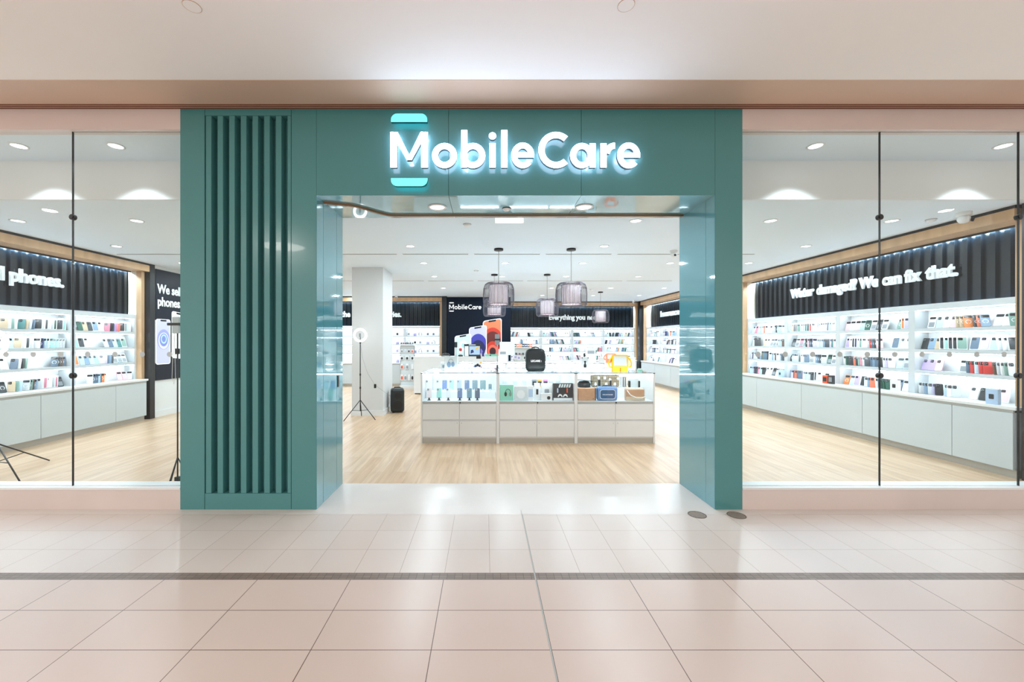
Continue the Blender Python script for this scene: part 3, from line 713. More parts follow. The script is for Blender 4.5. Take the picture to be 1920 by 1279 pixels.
m_ = MB(); phone_print(m_, 8.86, 1.16, .42, 1.0, PRINTW, [], PRINTW, -.1, -.018); m_.build('phone_picture', None, PW)

# ------------------------------------------------------------ shop ceiling fittings
CN = ['leftmost column', 'second column', 'third column', 'fourth column', 'fifth column', 'sixth column', 'seventh column', 'rightmost column']
RWN = ['row nearest the entrance', 'second row', 'third row', 'fourth row', 'fifth row', 'last row at the back']
for (x, y, r, c) in DOWN:
    downlight(x, y, ZC-.0005, .08, 'round white recessed ceiling downlight, %s, %s of the shop grid' % (RWN[r], CN[c]), 'shop ceiling downlights')
SLOT = mat('slot_dark', '70787a', .6)
for y, nm in ((7.13, 'front'), (10.29, 'rear')):
    for i in range(9):
        x = -6.45+i*1.25
        t = thing('air_slot', 'long narrow grey ceiling air slot, %s from left in the %s line' % (ORD[i], nm), 'air vent', at(x, y, ZC), 'ceiling air slots')
        MB().box(0, 1.16, -.03, .03, -.004, 0).build('frame', WHITE, t); MB().box(.01, 1.15, -.018, .018, -.0055, -.004).build('slot', SLOT, t)
def turret(x, y, label, s=1.0, a=0):
    t = thing('security_camera', label, 'security camera', at(x, y, ZC, a))
    MB().lathe([(.06*s, 0), (.06*s, -.03*s), (.05*s, -.04*s), (0, -.04*s)], 24).build('base', WHITE, t)
    MB().lathe([(0, -.115*s), (.03*s, -.108*s), (.048*s, -.08*s), (.05*s, -.06*s), (.035*s, -.035*s), (0, -.034*s)], 24).build('ball', WHITE, t)
    MB().lathe([(0, 0), (.018*s, 0), (.018*s, .02*s), (0, .02*s)], 16, T=Matrix.Translation((0, -.05*s, -.085*s)) @ Matrix.Rotation(PI/2+.3, 4, 'X')).build('lens', BLK, t)
turret(px(1807, 4.82), 4.82, 'white turret security camera above the near end of right shelving', 1.15, .6)
turret(px(1263, 6.85), 6.85, 'white turret security camera on the ceiling near the right pier', 1.0)
turret(px(743, 13.6), 13.6, 'small white security camera at the top of the back wall, left', .9)
turret(px(1188, 15.3), 15.3, 'small white security camera near the back right corner', .9)
for (a, b, lb) in ((876, 421, 'small round white smoke detector behind the teal soffit'), (893, 508, 'small round sprinkler rosette on the ceiling left of the front pendants'), (1109, 543, 'round pale ceiling speaker between the pendants'), (1746, 412, 'small round smoke detector above the right shelving')):
    d = F*(ZC-CH)/(640-b); t = thing('smoke_detector', lb, 'smoke detector', at(px(a, d), d, ZC))
    MB().lathe([(.05, 0), (.05, -.012), (.035, -.03), (0, -.032)], 24).build('cover', WHITE, t); MB().lathe([(.054, 0), (.054, -.004), (.048, -.005), (.048, 0)], 24).build('rim', GREYP, t)

# ------------------------------------------------------------ pendant lamps
def pendant():
    t = thing('pendant_lamp', 'x', 'pendant lamp', at(0, 0, 0))
    MB().cyl(0, 0, ZC-.03, ZC, .075, n=32).build('canopy', BLK, t)
    MB().cyl(0, 0, 2.47, ZC-.03, .0035, n=8).build('cord', BLK, t)
    MB().lathe([(.156, 2.145), (.158, 2.145), (.158, 2.455), (.156, 2.455)], 40).build('drum_shade', SHADE, t)
    m_ = MB(); n = 64
    prof = [(.162, 2.147), (.18, 2.112), (.215, 2.10), (.243, 2.125), (.254, 2.18), (.256, 2.30), (.250, 2.40), (.225, 2.47), (.185, 2.497), (.12, 2.49), (.1, 2.475)]
    for i in range(n):
        a = 2*PI*i/n; m_.tube([(r*math.cos(a), r*math.sin(a), z) for r, z in prof], .0027, n=4)
        m_.tube([(.162*math.cos(a), .162*math.sin(a), z) for z in (2.145, 2.46)], .0018, n=4)
    m_.build('wire_cage', WIRE, t)
    for (r, z) in ((.163, 2.147), (.163, 2.458), (.10, 2.475)):
        MB().tube([(r*math.cos(2*PI*i/32), r*math.sin(2*PI*i/32), z) for i in range(32)], .0045, n=6, closed=True).build('ring', WIRE, t)
    MB().lathe([(0, 2.25), (.03, 2.26), (.04, 2.30), (.025, 2.34), (.018, 2.40), (0, 2.40)], 16).build('bulb', mat('bulb_glow', 'ffffff', .5, emit='ffe9d2', es=6), t)
    for k in range(3): MB().tube([(.0, 0, 2.473), (.10*math.cos(k*2.094), .10*math.sin(k*2.094), 2.475)], .003, n=6).build('spoke', WIRE, t)
    return t
pd0 = pendant()
PDS = [(px(935, 6.72), 6.72, 'grey wire cage pendant lamp, front left of the five'), (px(1071, 6.72), 6.72, 'grey wire cage pendant lamp, front right and largest looking'),
       (px(927, 9.30), 9.30, 'wire cage pendant lamp half hidden behind the front left one'), (px(1026, 9.30), 9.30, 'wire cage pendant lamp with pale drum in the middle of the five'),
       (px(1126, 12.6), 12.6, 'smallest looking wire cage pendant lamp, farthest back on the right')]
for i, (x, y, lb) in enumerate(PDS):
    if i == 0: r = pd0
    else:
        r = pd0.copy(); COL.objects.link(r)
        for c in list(pd0.children):
            q = c.copy(); COL.objects.link(q); q.parent = r
    r.location = (x, y, 0); r['label'] = lb; r['group'] = 'wire cage pendants over the counters'

# ------------------------------------------------------------ display counters
DC = 6.135; CT = 1.059
cxs = [px(789, DC), px(933.5, DC), px(1080, DC), px(1228, DC)]
INNER = mat('display_interior', 'eef3f5', .5)
LED2 = mat('counter_led', 'ffffff', .5, emit='e4f5ff', es=24)
def display_counter(M, W_, D_, label, drawers=True, group=None):
    t = thing('display_counter', label, 'display counter', M, group)
    MB().box(.024, W_-.024, .015, D_-.03, 0, .075).build('plinth', KICK, t)
    MB().box(.004, W_-.004, .018, D_, .075, .60).build('cabinet_body', DRAW, t)
    MB().box(0, .022, 0, D_, .0, CT-.012).build('end_panel', DRAW, t) if drawers else None
    MB().box(W_-.022, W_, 0, D_, .0, CT-.012).build('end_panel', DRAW, t) if drawers else None
    MB().box(.022, W_-.022, .006, .02, .60, .628).build('front_rail', GREYL, t)
    h = W_/2
    for (a, b) in ((.026, h-.002), (h+.002, W_-.026)):
        for (z0, z1) in ((.098, .335), (.36, .592)):
            d_ = MB().box(a, b, 0, .017, z0, z1, bev=.0015).build('door', DRAW, t)
            if drawers: MB().cyl(0, 0, -.002, .0, .006, n=12, T=at(b-.03 if a < h*.9 else a+.03, 0, z1-.03) @ Matrix.Rotation(PI/2, 4, 'X')).build('key_lock', GREYP, d_)
    MB().box(.022, W_-.022, .018, D_-.03, .60, .632).build('display_floor', INNER, t)
    MB().box(.022, W_-.022, D_-.05, D_-.03, .632, CT-.014).build('display_back', INNER, t)
    MB().box(.022, W_-.022, .004, .010, .63, CT-.012).build('front_glass', CGLASS, t)
    MB().box(0, W_, -.002, D_, CT-.01, CT).build('top_glass', CGLASS, t)
    MB().box(0, W_, -.006, -.002, CT-.012, CT+.001).build('top_edge', GEDGE, t)
    MB().box(.03, W_-.03, .014, .026, CT-.026, CT-.014).build('led_strip', LED2, t)
    MB().box(.03, W_-.03, D_-.07, D_-.058, CT-.026, CT-.014).build('led_strip', LED2, t)
    MB().cyl(0, 0, -.004, .008, .01, n=14, T=at(h+.01, 0, .612) @ Matrix.Rotation(PI/2, 4, 'X')).build('lock', BLK, t)
    return t
for i, nm in enumerate(('left', 'middle', 'right')):
    display_counter(at(cxs[i], DC, 0), cxs[i+1]-cxs[i], 1.20, 'white glass topped display counter of the front row, %s unit with %s inside' % (nm, ('phones', 'boxed gadgets', 'bags and cases')[i]))
# rear row
x0r = px(857, 8.76); wr = (px(1133, 8.76)-x0r)/3
for i, nm in enumerate(('left', 'middle', 'right')):
    display_counter(at(x0r+i*wr, 8.76, 0), wr, .95, 'white glass topped display counter of the rear row, %s unit' % nm, True)
# service desks
def desk(M, W_, D_, H_, label):
    t = thing('service_desk', label, 'desk', M)
    MB().box(0, W_, 0, .04, .03, H_-.03).build('front_panel', WALLW, t)
    for x in (0, W_-.04): MB().box(x, x+.04, .04, D_, .03, H_-.03).build('end_panel', WALLW, t)
    MB().box(-.01, W_+.01, -.01, D_+.02, H_-.03, H_, bev=.003).build('top', WHITE, t)
    MB().box(.02, W_-.02, .03, D_-.02, 0, .03).build('plinth', BLK, t)
    MB().box(.04, W_-.04, .05, D_-.02, .6, .62).build('inner_shelf', WHITE, t)
desk(at(px(776, 11.8), 11.8, 0), 2.6, .6, 1.09, 'long white service desk behind the left display counters')
desk(at(px(1133, 11.1), 11.1, 0), .85, .55, 1.09, 'small white service desk behind the tablets')

# items inside the left counter: two rows of phones
PH = [('white', 'e8ecee'), ('silver white', 'e2e8ec'), ('blue', '7f9ad0'), ('pale blue', 'b5ddee'), ('lavender blue', 'b8c8ea'), ('slate', '6b84ac'), ('grey', '7f9aa6'), ('grey green', '86a6ac'), ('mint', 'a2ddd4'), ('pale pink', 'eadfe2'), ('dark grey', '5c6c80'), ('steel', '7196a8')]
PHD = dict(PH)
def shop_phone(M, colr, label, stand=True, group='phones inside the left display counter', w_=.075, h_=.155):
    t = thing('mobile_phone', label, 'mobile phone', M, group)
    T = Matrix.Rotation(-.18, 4, 'X')
    MB(T).prism(rrect(-w_/2, w_/2, .03, .03+h_, .012, 4), 0, .009).build('body', mat('phone_'+colr.replace(' ', '_'), PHD[colr], .3), t)
    b = MB(T).prism(rrect(-w_/2+.006, -w_/2+.036, h_-.008, h_+.024, .007, 3), -.003, 0).build('camera_bump', mat('phone_cam', 'aeb8be', .3), t)
    for (a, z) in ((-w_/2+.013, h_+.016), (-w_/2+.013, h_+.002), (-w_/2+.028, h_+.009)): 
        MB(T).prism([(a+.005*math.cos(2*PI*i/10), z+.005*math.sin(2*PI*i/10)) for i in range(10)], -.0045, -.003).build('lens', BLK, b)
    m_ = MB(); m_.box(-.012, .012, .002, .02, .006, .04); m_.box(-.025, .025, -.01, .045, 0, .006)
    m_.build('stand', BLKP if stand else PACK, t)
back = [(804, 'white', .11), (822, 'silver white', .075), (833.5, 'blue', .075), (846.5, 'pale blue', .075), (861, 'lavender blue', .075), (875.5, 'slate', .075), (890.5, 'grey', .085), (905.5, 'grey green', .09), (919, 'steel', .05)]
RIS = CT-.43
m_ = MB(); m_.box(cxs[0]+.03, cxs[1]-.03, DC+.33, DC+.50, .633, .735); 
tag(m_.build('display_riser', INNER), 'long white riser inside the left display counter', 'display riser')
for i, (p, c, w_) in enumerate(back):
    shop_phone(at(px(p, DC+.36), DC+.36, .736), c, '%s phone, %s from left in the back row of counter' % (c, ORD[i]), False, w_=w_, h_=.15 if w_ > .06 else .09)
front = [(804.5, 'pale pink'), (823, 'mint'), (840.5, 'silver white'), (862, 'slate'), (880, 'steel'), (895, 'dark grey')]
for i, (p, c) in enumerate(front):
    shop_phone(at(px(p, DC+.10), DC+.10, .633), c, '%s phone on black stand, %s from left in the front row' % (c, ORD[i]), True)
# middle counter: boxed gadgets
def inbox(p0, p1, yt, yb, dd, base, pic, label, name='gadget_box', dep=.05):
    d = DC+dd; w_ = px(p1, d)-px(p0, d); z0 = .633; h_ = pz(yt, d)-pz(yb, d)
    z = max(z0, pz(yb, d)) if dd > .2 else z0
    return printed_box(at((px(p0, d)+px(p1, d))/2, d, z), w_, dep, h_, base, pic, label, name)
m_ = MB(); m_.box(cxs[1]+.03, cxs[2]-.03, DC+.33, DC+.50, .633, .80); tag(m_.build('display_riser', INNER), 'long white riser inside the middle display counter', 'display riser')
mint = mat('mint_print', '8fd6bf', .4); palegrey = mat('pale_grey_print', 'd3dcde', .4); pinkp = mat('pink_print', 'f0a0d8', .4); yel = mat('yellow_print', 'f2c25a', .4)
t = inbox(937, 963, 722, 752, .06, mint, None, 'mint green headphone box with black headphones printed on it', 'headphone_box')
m_ = MB(); m_.strip(ell(.02, .125, .042, .055, 0, 180, 20), ell(.02, .125, .034, .047, 0, 180, 20), -.002, 0, BLKP)
m_.prism([(-.016+.02*math.cos(2*PI*i/16), .10+.034*math.sin(2*PI*i/16)) for i in range(16)], -.003, 0, BLKP); m_.prism([(.056+.02*math.cos(2*PI*i/16), .10+.034*math.sin(2*PI*i/16)) for i in range(16)], -.003, 0, CM[10]); m_.build('picture', None, t)
t = inbox(964.5, 989, 725, 752, .06, palegrey, None, 'pale grey box with a round white device pictured on it'); MB().prism(ell(0, .095, .062, .062, 0, 360, 24, True), -.002, 0).build('picture', PACK, t)
inbox(990, 1000, 724, 752, .06, PACK, (BLUEB,), 'slim white box with a pale blue picture in the middle counter')
inbox(1002, 1012.5, 720, 752, .10, PACK, (PACK, BLKP), 'white box with a black mouse pictured on it')
inbox(1014.5, 1036, 721, 752, .13, PACK, (PACK, GREYP), 'white and mint box with small controllers pictured')
t = inbox(1014, 1035, 738, 752, .05, PACK, None, 'low white box with a dark game controller pictured'); MB().prism(rrect(.01, .06, .02, .07, .02, 4), -.002, 0).build('picture', BLKP, t)
t = thing('game_console_box', 'black game console bundle box with two white controllers pictured', 'box', at((px(1037.5, DC+.07)+px(1074, DC+.07))/2, DC+.07, .633)); W_ = px(1074, DC+.07)-px(1037.5, DC+.07)
MB().box(-W_/2, W_/2, 0, .07, 0, .262, bev=.003).build('carton', mat('console_black', '2c3036', .4), t)
m_ = MB()
m_.box(-.07, .05, -.002, 0, .12, .19, BLKP); m_.prism(rrect(-.092, -.072, .12, .19, .008, 3), -.003, 0, BLUEB); m_.prism(rrect(.052, .072, .12, .19, .008, 3), -.003, 0, ORNG)
for k in range(5): m_.prism([(-.07+k*.038, .2), (-.045+k*.038, .2), (-.03+k*.038, .25), (-.055+k*.038, .25)], -.002, 0, palegrey)
for c in (-.045, .035): m_.strip(ell(c, .055, .036, .045, 0, 180, 14), ell(c, .055, .020, .020, 0, 180, 14), -.002, 0, PACK)
m_.box(-W_/2+.004, W_/2-.004, -.0015, 0, .004, .04, PACK); m_.build('picture', None, t)
for i, (p, c, cn) in enumerate(((947, PACK, 'grey sculpted headset'), (966, PACK, 'pink patterned'), (984, PACK, 'pale pink'), (1002, GREYP, 'dark grey'), (1012, yel, 'yellow'), (1023, pinkp, 'pink'), (1034, PACK, 'white'), (1046, PACK, 'white and mint'))):
    printed_box(at(px(p, DC+.38), DC+.38, .801), .075, .04, .12, c, (palegrey if c == PACK else BLKP,), 'small %s gadget box, %s from left on the middle riser' % (cn, ORD[i]), 'gadget_box', group='boxes on the middle counter riser')
# right counter: bags and cases
BRN = mat('tan_leather', 'c89a78', .45); vary(BRN, 14, .06); BLUC = mat('blue_hard_case', '6f8fc0', .35); BLUD = mat('blue_hard_case_dark', '3f5f8a', .35)
m_ = MB(); m_.box(cxs[2]+.03, cxs[3]-.03, DC+.36, DC+.70, .633, .80); tag(m_.build('display_riser', INNER), 'long white riser inside the right display counter', 'display riser')
def bagthing(name, label, p0, p1, yt, yb, dd, dep, base, bev=.03, z=None, cat='bag'):
    d = DC+dd; w_ = px(p1, d)-px(p0, d); h_ = pz(yt, d)-pz(yb, d)
    t = thing(name, label, cat, at((px(p0, d)+px(p1, d))/2, d, .633 if z is None else z))
    MB().box(-w_/2, w_/2, 0, dep, 0, h_, bev=bev).build('body', base, t)
    return t, w_, h_
t, w_, h_ = bagthing('leather_case', 'flat tan leather case at the left of the right counter', 1084, 1116, 728, 752, .05, .06, BRN, .01)
MB().box(w_/2, w_/2+.012, 0, .06, .005, h_-.002).build('side_band', BLKP, t); MB().cyl(0, 0, 0, .003, .008, n=12, T=at(w_/2-.03, 0, .03) @ Matrix.Rotation(PI/2, 4, 'X')).build('clasp', BRASS, t)
t, w_, h_ = bagthing('hard_case', 'blue rounded hard carrying case with handle in front of the chequered bag', 1120, 1159, 726, 752.5, .05, .10, BLUC, .035)
MB().strip(rrect(-w_*.38, w_*.38, h_*.12, h_*.80, .04, 4), rrect(-w_*.36, w_*.36, h_*.15, h_*.77, .035, 4), -.003, 0, closed=True).build('piping', PACK, t)
MB().prism(rrect(-w_*.36, w_*.36, h_*.15, h_*.77, .035, 4), -.0015, 0).build('front_panel', BLUD, t)
MB().tube([(-.07, .04, h_-.005), (-.06, .04, h_+.015), (.06, .04, h_+.015), (.07, .04, h_-.005)], .007, n=8).build('handle', BLKP, t)
text_mesh('lettering', 'MOUNTAINER', .022, .0008, PRINTW, t, at(0, -.003, h_*.40), sx=1.1, align='CENTER')
t, w_, h_ = bagthing('shoulder_bag', 'tan and beige shoulder bag with a white strap at far right', 1174, 1209, 730, 752, .06, .09, BRN, .012)
MB().box(-w_/2, w_/2, -.003, 0, .003, h_*.35).build('lower_band', mat('beige_leather', 'd6c2a6', .5), t)
MB().tube([(-w_/2+.01, -.01, h_-.02), (-w_*.3, -.02, h_*.5), (0, -.024, h_*.27), (w_*.3, -.02, h_*.25), (w_/2, -.012, h_*.36)], .007, n=8).build('strap', PACK, t)
CHK = mat('chequered_cloth', '6a5640', .6)
n, l, b = nt(CHK); tc = n.new('ShaderNodeTexCoord'); mp = n.new('ShaderNodeMapping'); mp.inputs['Rotation'].default_value = (0, PI/4, 0); l.new(tc.outputs['Object'], mp.inputs[0]); ck = n.new('ShaderNodeTexChecker'); ck.inputs['Scale'].default_value = 62
ck.inputs['Color1'].default_value = (*srgb('1f2a2c'), 1); ck.inputs['Color2'].default_value = (*srgb('d8c4a4'), 1); l.new(mp.outputs[0], ck.inputs['Vector']); l.new(ck.outputs[0], b.inputs['Base Color'])
t, w_, h_ = bagthing('travel_bag', 'chequered brown and black travel bag with pale patches on the riser', 1111, 1162, 703, 726, .38, .16, CHK, .03, .801)
for (a, z) in ((-.17, .05), (-.12, .15), (-.02, .15), (.06, .12), (.14, .05), (.19, .14), (.0, .05)): MB().prism(ell(a, z, .022, .026, 0, 360, 12, True), -.003, .004).build('patch', PACK, t)
for a in (-.11, .07): MB().box(a-.018, a+.018, -.005, 0, .02, .11, bev=.004).build('strap', BLKP, t)
t = thing('folded_cap', 'flat black cap shaped bag above the tan leather case', 'bag', at(px(1095, DC+.42), DC+.42, .801))
m_ = MB(); m_.lathe([(.10, 0), (.105, .05), (.08, .09), (0, .1)], 20); m_.build('crown', BLKF, t)
m_ = MB(); m_.box(-.12, .12, -.10, .10, .10, .11, T=Matrix.Rotation(.6, 4, 'Z') @ Matrix.Rotation(.12, 4, 'Y')); m_.build('board', BLKF, t)
t, w_, h_ = bagthing('folio_case', 'pale grey folio case on two black stands beside the travel bag', 1180, 1198, 710, 726, .40, .03, palegrey, .006, .801)
for a in (-w_/2, w_/2): MB().box(a-.012, a+.012, -.02, .03, 0, .10).build('stand', BLKP, t)
for i, (p, c) in enumerate(((1166, 'white'), (1170, 'striped grey'), (1174, 'pale gold'))):
    t = thing('folio_case', 'slim %s folio case standing upright, %s right of the travel bag' % (c, ORD[i]), 'case', at(px(p, DC+.42)+.005, DC+.42, .801))
    MB().box(-.009, .009, 0, .12, 0, .16, bev=.002).build('cover', (PACK, GREYP, yel)[i], t); MB().box(-.007, .007, -.002, 0, .01, .15).build('pages', PACK, t)

# ------------------------------------------------------------ things on the counters
def on(p, d, z=CT, rz=0): return at(px(p, d), d, z+.001, rz)
t = thing('headphone_box', 'pale grey tall box with blue headphones printed, on the left counter', 'box', on(845.5, 6.22))
MB().box(-.10, .10, 0, .08, 0, .245, bev=.003).build('carton', palegrey, t)
m_ = MB(); m_.strip(ell(.0, .15, .042, .06, -10, 190, 20), ell(.0, .15, .036, .052, -10, 190, 20), -.002, 0, GREYP)
m_.prism(ell(-.03, .12, .03, .045, 0, 360, 18, True), -.003, 0, CM[8]); m_.prism(ell(.03, .125, .026, .04, 0, 360, 18, True), -.003, 0, CM[8]); m_.build('picture', None, t)
printed_box(on(832, 6.6), .11, .07, .14, PACK, (palegrey, GREYP), 'small white box standing behind the headphone box', 'carton_box')
t = thing('picture_card', 'small upright card with coloured pictures on the front counter', 'display card', on(895.5, 6.2))
MB().box(-.075, .075, 0, .02, 0, .21, bev=.002).build('card', PACK, t)
m_ = MB()
for (a, z, r, c) in ((-.03, .10, .018, CM[18]), (.0, .115, .02, BLKP), (.03, .10, .016, CM[18]), (.055, .08, .013, BRN), (.05, .15, .014, yel), (-.05, .09, .01, CM[8])): m_.prism(ell(a, z, r, r*1.1, 0, 360, 14, True), -.002, 0, c)
m_.build('picture', None, t)
MB().box(-.02, .05, .0, .02, .21, .26).build('black_tab', BLKP, t)
t = thing('phone_tripod', 'slim grey selfie tripod holding a phone on the front counter', 'tripod', on(932.5, 6.55))
MB().cyl(0, 0, .03, .42, .007, n=10).build('pole', METAL, t); MB().cyl(0, 0, .0, .10, .013, n=12).build('grip', BLK, t)
for a in (-2.9, -.25, 1.4): MB().tube([(0, 0, .055), (.11*math.cos(a), .11*math.sin(a), .006)], .004, n=6).build('leg', BLK, t)
MB().prism(rrect(-.038, .038, .42, .59, .008, 3), -.005, .005).build('phone_holder', GREYP, t); MB().box(-.05, .05, -.009, .009, .49, .515).build('clamp', BLKP, t)
t = thing('cash_register', 'pale upright cash register screen behind the tripod', 'cash register', on(951, 9.3))
MB().box(-.17, .17, 0, .02, .16, .46, bev=.006).build('screen', palegrey, t); MB().box(-.03, .03, .02, .05, .01, .2).build('neck', METAL, t); MB().box(-.14, .14, -.02, .18, 0, .015).build('base', METAL, t)
t = thing('price_box', 'white square box with a grey label in front of register screen', 'box', on(943, 8.85))
MB().box(-.095, .095, 0, .09, 0, .30, bev=.004).build('carton', PACK, t); MB().box(-.065, .065, -.002, 0, .19, .25).build('label_plate', GREYP, t)
# backpack
BPt = thing('backpack', 'black hard shell backpack lettered in white standing on the counter', 'backpack', on(1003.5, 6.45))
def rounded_block(w_, d_, h_, top=.7):
    bm = bmesh.new(); bmesh.ops.create_cube(bm, size=1); bmesh.ops.subdivide_edges(bm, edges=bm.edges[:], cuts=7, use_grid_fill=True)
    for v in bm.verts:
        x, y, z = v.co*2; e = 5.5
        f = lambda q: math.copysign(abs(q)**1, q)
        n = (abs(x)**e+abs(z)**e)**(1/e) or 1; m = max(abs(x), abs(z)) or 1
        x2, z2 = x*m/n, z*m/n
        yy = y*(1-.30*max(abs(x2), abs(z2))**3)
        tp = 1-.09*max(0, z2)**2
        v.co = (x2*w_/2*tp, yy*d_/2, (z2+1)*h_/2)
    vs = [tuple(v.co) for v in bm.verts]; fs = [tuple(v.index for v in f.verts) for f in bm.faces]; bm.free(); return vs, fs
vs, fs = rounded_block(.31, .17, .36)
MB().add(vs, fs, None, None, True).build('shell', BLKF, BPt)
MB().tube([(-.055, .0, .345), (-.05, .0, .375), (0, 0, .385), (.05, 0, .375), (.055, 0, .345)], .009, n=8).build('handle', BLKF, BPt)
MB().tube([(x, -.045, z) for x, z in [(.15*math.cos(a)*.96, .18+.17*math.sin(a)) for a in [2*PI*i/32 for i in range(32)]]], .004, n=6, closed=True).build('zip', BLK, BPt)
MB().box(-.12, .12, -.05, .05, -.0, .02).build('foot', BLKF, BPt)
text_mesh('lettering', 'LECARE :', .042, .002, PRINTW, BPt, at(.005, -.0865, .155), bold=.0012, sx=1.0, align='CENTER')
# tall box with emblem, white box with handles
t = thing('gadget_box', 'tall pale grey box with a black device pictured, near the counter edge', 'box', on(1097, 6.22))
MB().box(-.058, .058, 0, .06, 0, .235, bev=.003).build('carton', palegrey, t)
m_ = MB(); m_.prism(ell(0, .165, .018, .012, 0, 360, 14, True), -.002, 0, BLKP); m_.prism([(-.012, .12), (.012, .12), (.007, .165), (-.007, .165)], -.002, 0, BLKP); m_.prism(rrect(-.02, .02, .075, .125, .009, 3), -.002, 0, BLKP)
for a in (-.045, .045): m_.prism(ell(a, .222, .008, .008, 0, 360, 10, True), -.002, 0, BLKP)
m_.build('picture', None, t)
t = thing('camera_printer', 'pale boxy device with grey window and black side grip on rear counter', 'printer', on(1108, 8.9))
MB().box(-.11, .11, 0, .10, 0, .33, bev=.01).build('body', palegrey, t); MB().box(-.075, .075, -.003, 0, .20, .27).build('window', GREYP, t)
MB().box(.11, .135, .03, .07, .20, .28, bev=.006).build('grip', BLKP, t); MB().box(-.15, -.12, .03, .06, .10, .22, bev=.006).build('cable_head', BLKP, t); MB().box(-.12, -.11, .03, .05, .15, .17).build('bracket', BLKP, t)
def tablet_case(M, w_, h_, colr, label):
    t = thing('tablet_case', label, 'tablet case', M)
    T = Matrix.Translation((0, 0, .07)) @ Matrix.Rotation(-.12, 4, 'X')
    m_ = MB(T); o = rrect(-w_/2, w_/2, 0, h_, .02, 4); i = rrect(-w_/2+.022, w_/2-.022, .022, h_-.02, .008, 4)
    m_.strip(o, i, 0, .03, closed=True); m_.prism(o, .022, .034); m_.build('bumper', colr, t)
    MB(T).prism(i, .008, .02).build('screen', palegrey, t)
    for s in (-1, 1):
        m_ = MB(T); m_.tube([(s*(w_/2-.005), .015, h_*.85), (s*(w_/2+.03), .015, h_*.62), (s*(w_/2+.052), .015, h_*.35), (s*(w_/2+.04), .015, h_*.08), (s*(w_/2+.012), .015, h_*.05)], .013, n=8); m_.build('handle', colr, t)
        m_ = MB(); m_.box(min(s*.008, s*(w_/2-.01)), max(s*.008, s*(w_/2-.01)), .0, .09, 0, .078, bev=.008); m_.build('foot', colr, t)
tablet_case(on(1163.5, 6.25), .25, .20, mat('yellow_foam', 'f6c21c', .6), 'yellow foam tablet case with two handles standing on right counter')
tablet_case(on(1146, 8.9), .205, .14, mat('orange_foam', 'f79268', .6), 'orange foam tablet case with handles behind the yellow one')
t = thing('card_holder', 'small green translucent holder at the right end of the counter', 'holder', on(1200, 6.55)); MB().box(-.04, .04, 0, .03, 0, .025, bev=.004).build('base', mint, t); MB().box(-.035, .035, .01, .014, .025, .04).build('card', PACK, t)
# desk items
dz = 1.09
def ond(p, d=11.9, z=dz): return at(px(p, d), d, z+.001)
t = thing('desk_telephone', 'black curved device on the left end of service desk', 'telephone', ond(836)); MB().lathe([(0, 0), (.13, 0), (.12, .06), (.06, .10), (0, .11)], 20, T=Matrix.Diagonal((1, .6, 1, 1))).build('body', BLK, t); MB().box(-.10, .10, -.10, -.06, 0, .03, bev=.008).build('keypad', GREYP, t)
t = thing('phone_stand', 'thin dark phone stand on the service desk', 'stand', ond(855)); MB().cyl(0, 0, 0, .012, .05, n=20).build('base', BLK, t); MB().cyl(0, 0, .012, .30, .012, n=10).build('pole', METAL, t); MB().box(-.04, .04, -.02, -.006, .26, .42, bev=.004).build('phone', BLKP, t)
t = thing('toy_figure', 'small figure with red top on the service desk', 'figurine', ond(863.5)); MB().lathe([(0, 0), (.07, 0), (.07, .04), (0, .04)], 16).build('base', BLKP, t); MB().lathe([(0, .04), (.05, .05), (.055, .10), (.04, .15), (0, .16)], 16).build('body', PACK, t); MB().lathe([(0, .15), (.045, .17), (.05, .21), (.03, .245), (0, .25)], 16).build('cap', mat('figure_red', 'c43a3a', .5), t)
t = thing('gadget_carton', 'black and white carton with a yellow and blue picture on the desk', 'box', ond(885.5)); MB().box(-.24, .24, 0, .12, 0, .36, bev=.004).build('carton', BLKP, t)
m_ = MB(); m_.box(-.22, -.11, -.002, 0, .01, .30, PACK); m_.box(-.09, .22, -.002, 0, .05, .30, BLUEB); m_.prism([(.08, .18), (.20, .24), (.21, .29), (.12, .27)], -.004, 0, yel); m_.prism([(-.05, .08), (.05, .12), (.02, .2), (-.04, .18)], -.004, 0, CM[18]); m_.box(-.1, .1, -.003, 0, .325, .345, PACK); m_.build('picture', None, t)
for i, (p, lb) in enumerate(((906, 'small black charging stand left of the green tray'), )):
    t = thing('charging_stand', lb, 'charger', ond(p)); MB().box(-.04, .04, -.03, .03, 0, .02).build('base', BLK, t); MB().box(-.025, .025, 0, .012, .02, .13, T=Matrix.Rotation(-.2, 4, 'X')).build('pad', BLKP, t)
t = thing('green_tray', 'low green display tray at the right of service desk', 'tray', ond(922)); MB().box(-.19, .19, 0, .10, 0, .06, bev=.006).build('tray', mat('green_tray', '6fc4a6', .5), t); MB().box(-.06, -.02, -.004, 0, .015, .045).build('emblem', BLKP, t)
t = thing('card_terminal', 'small white card terminal on the service desk', 'terminal', ond(888, 11.9)) if False else None

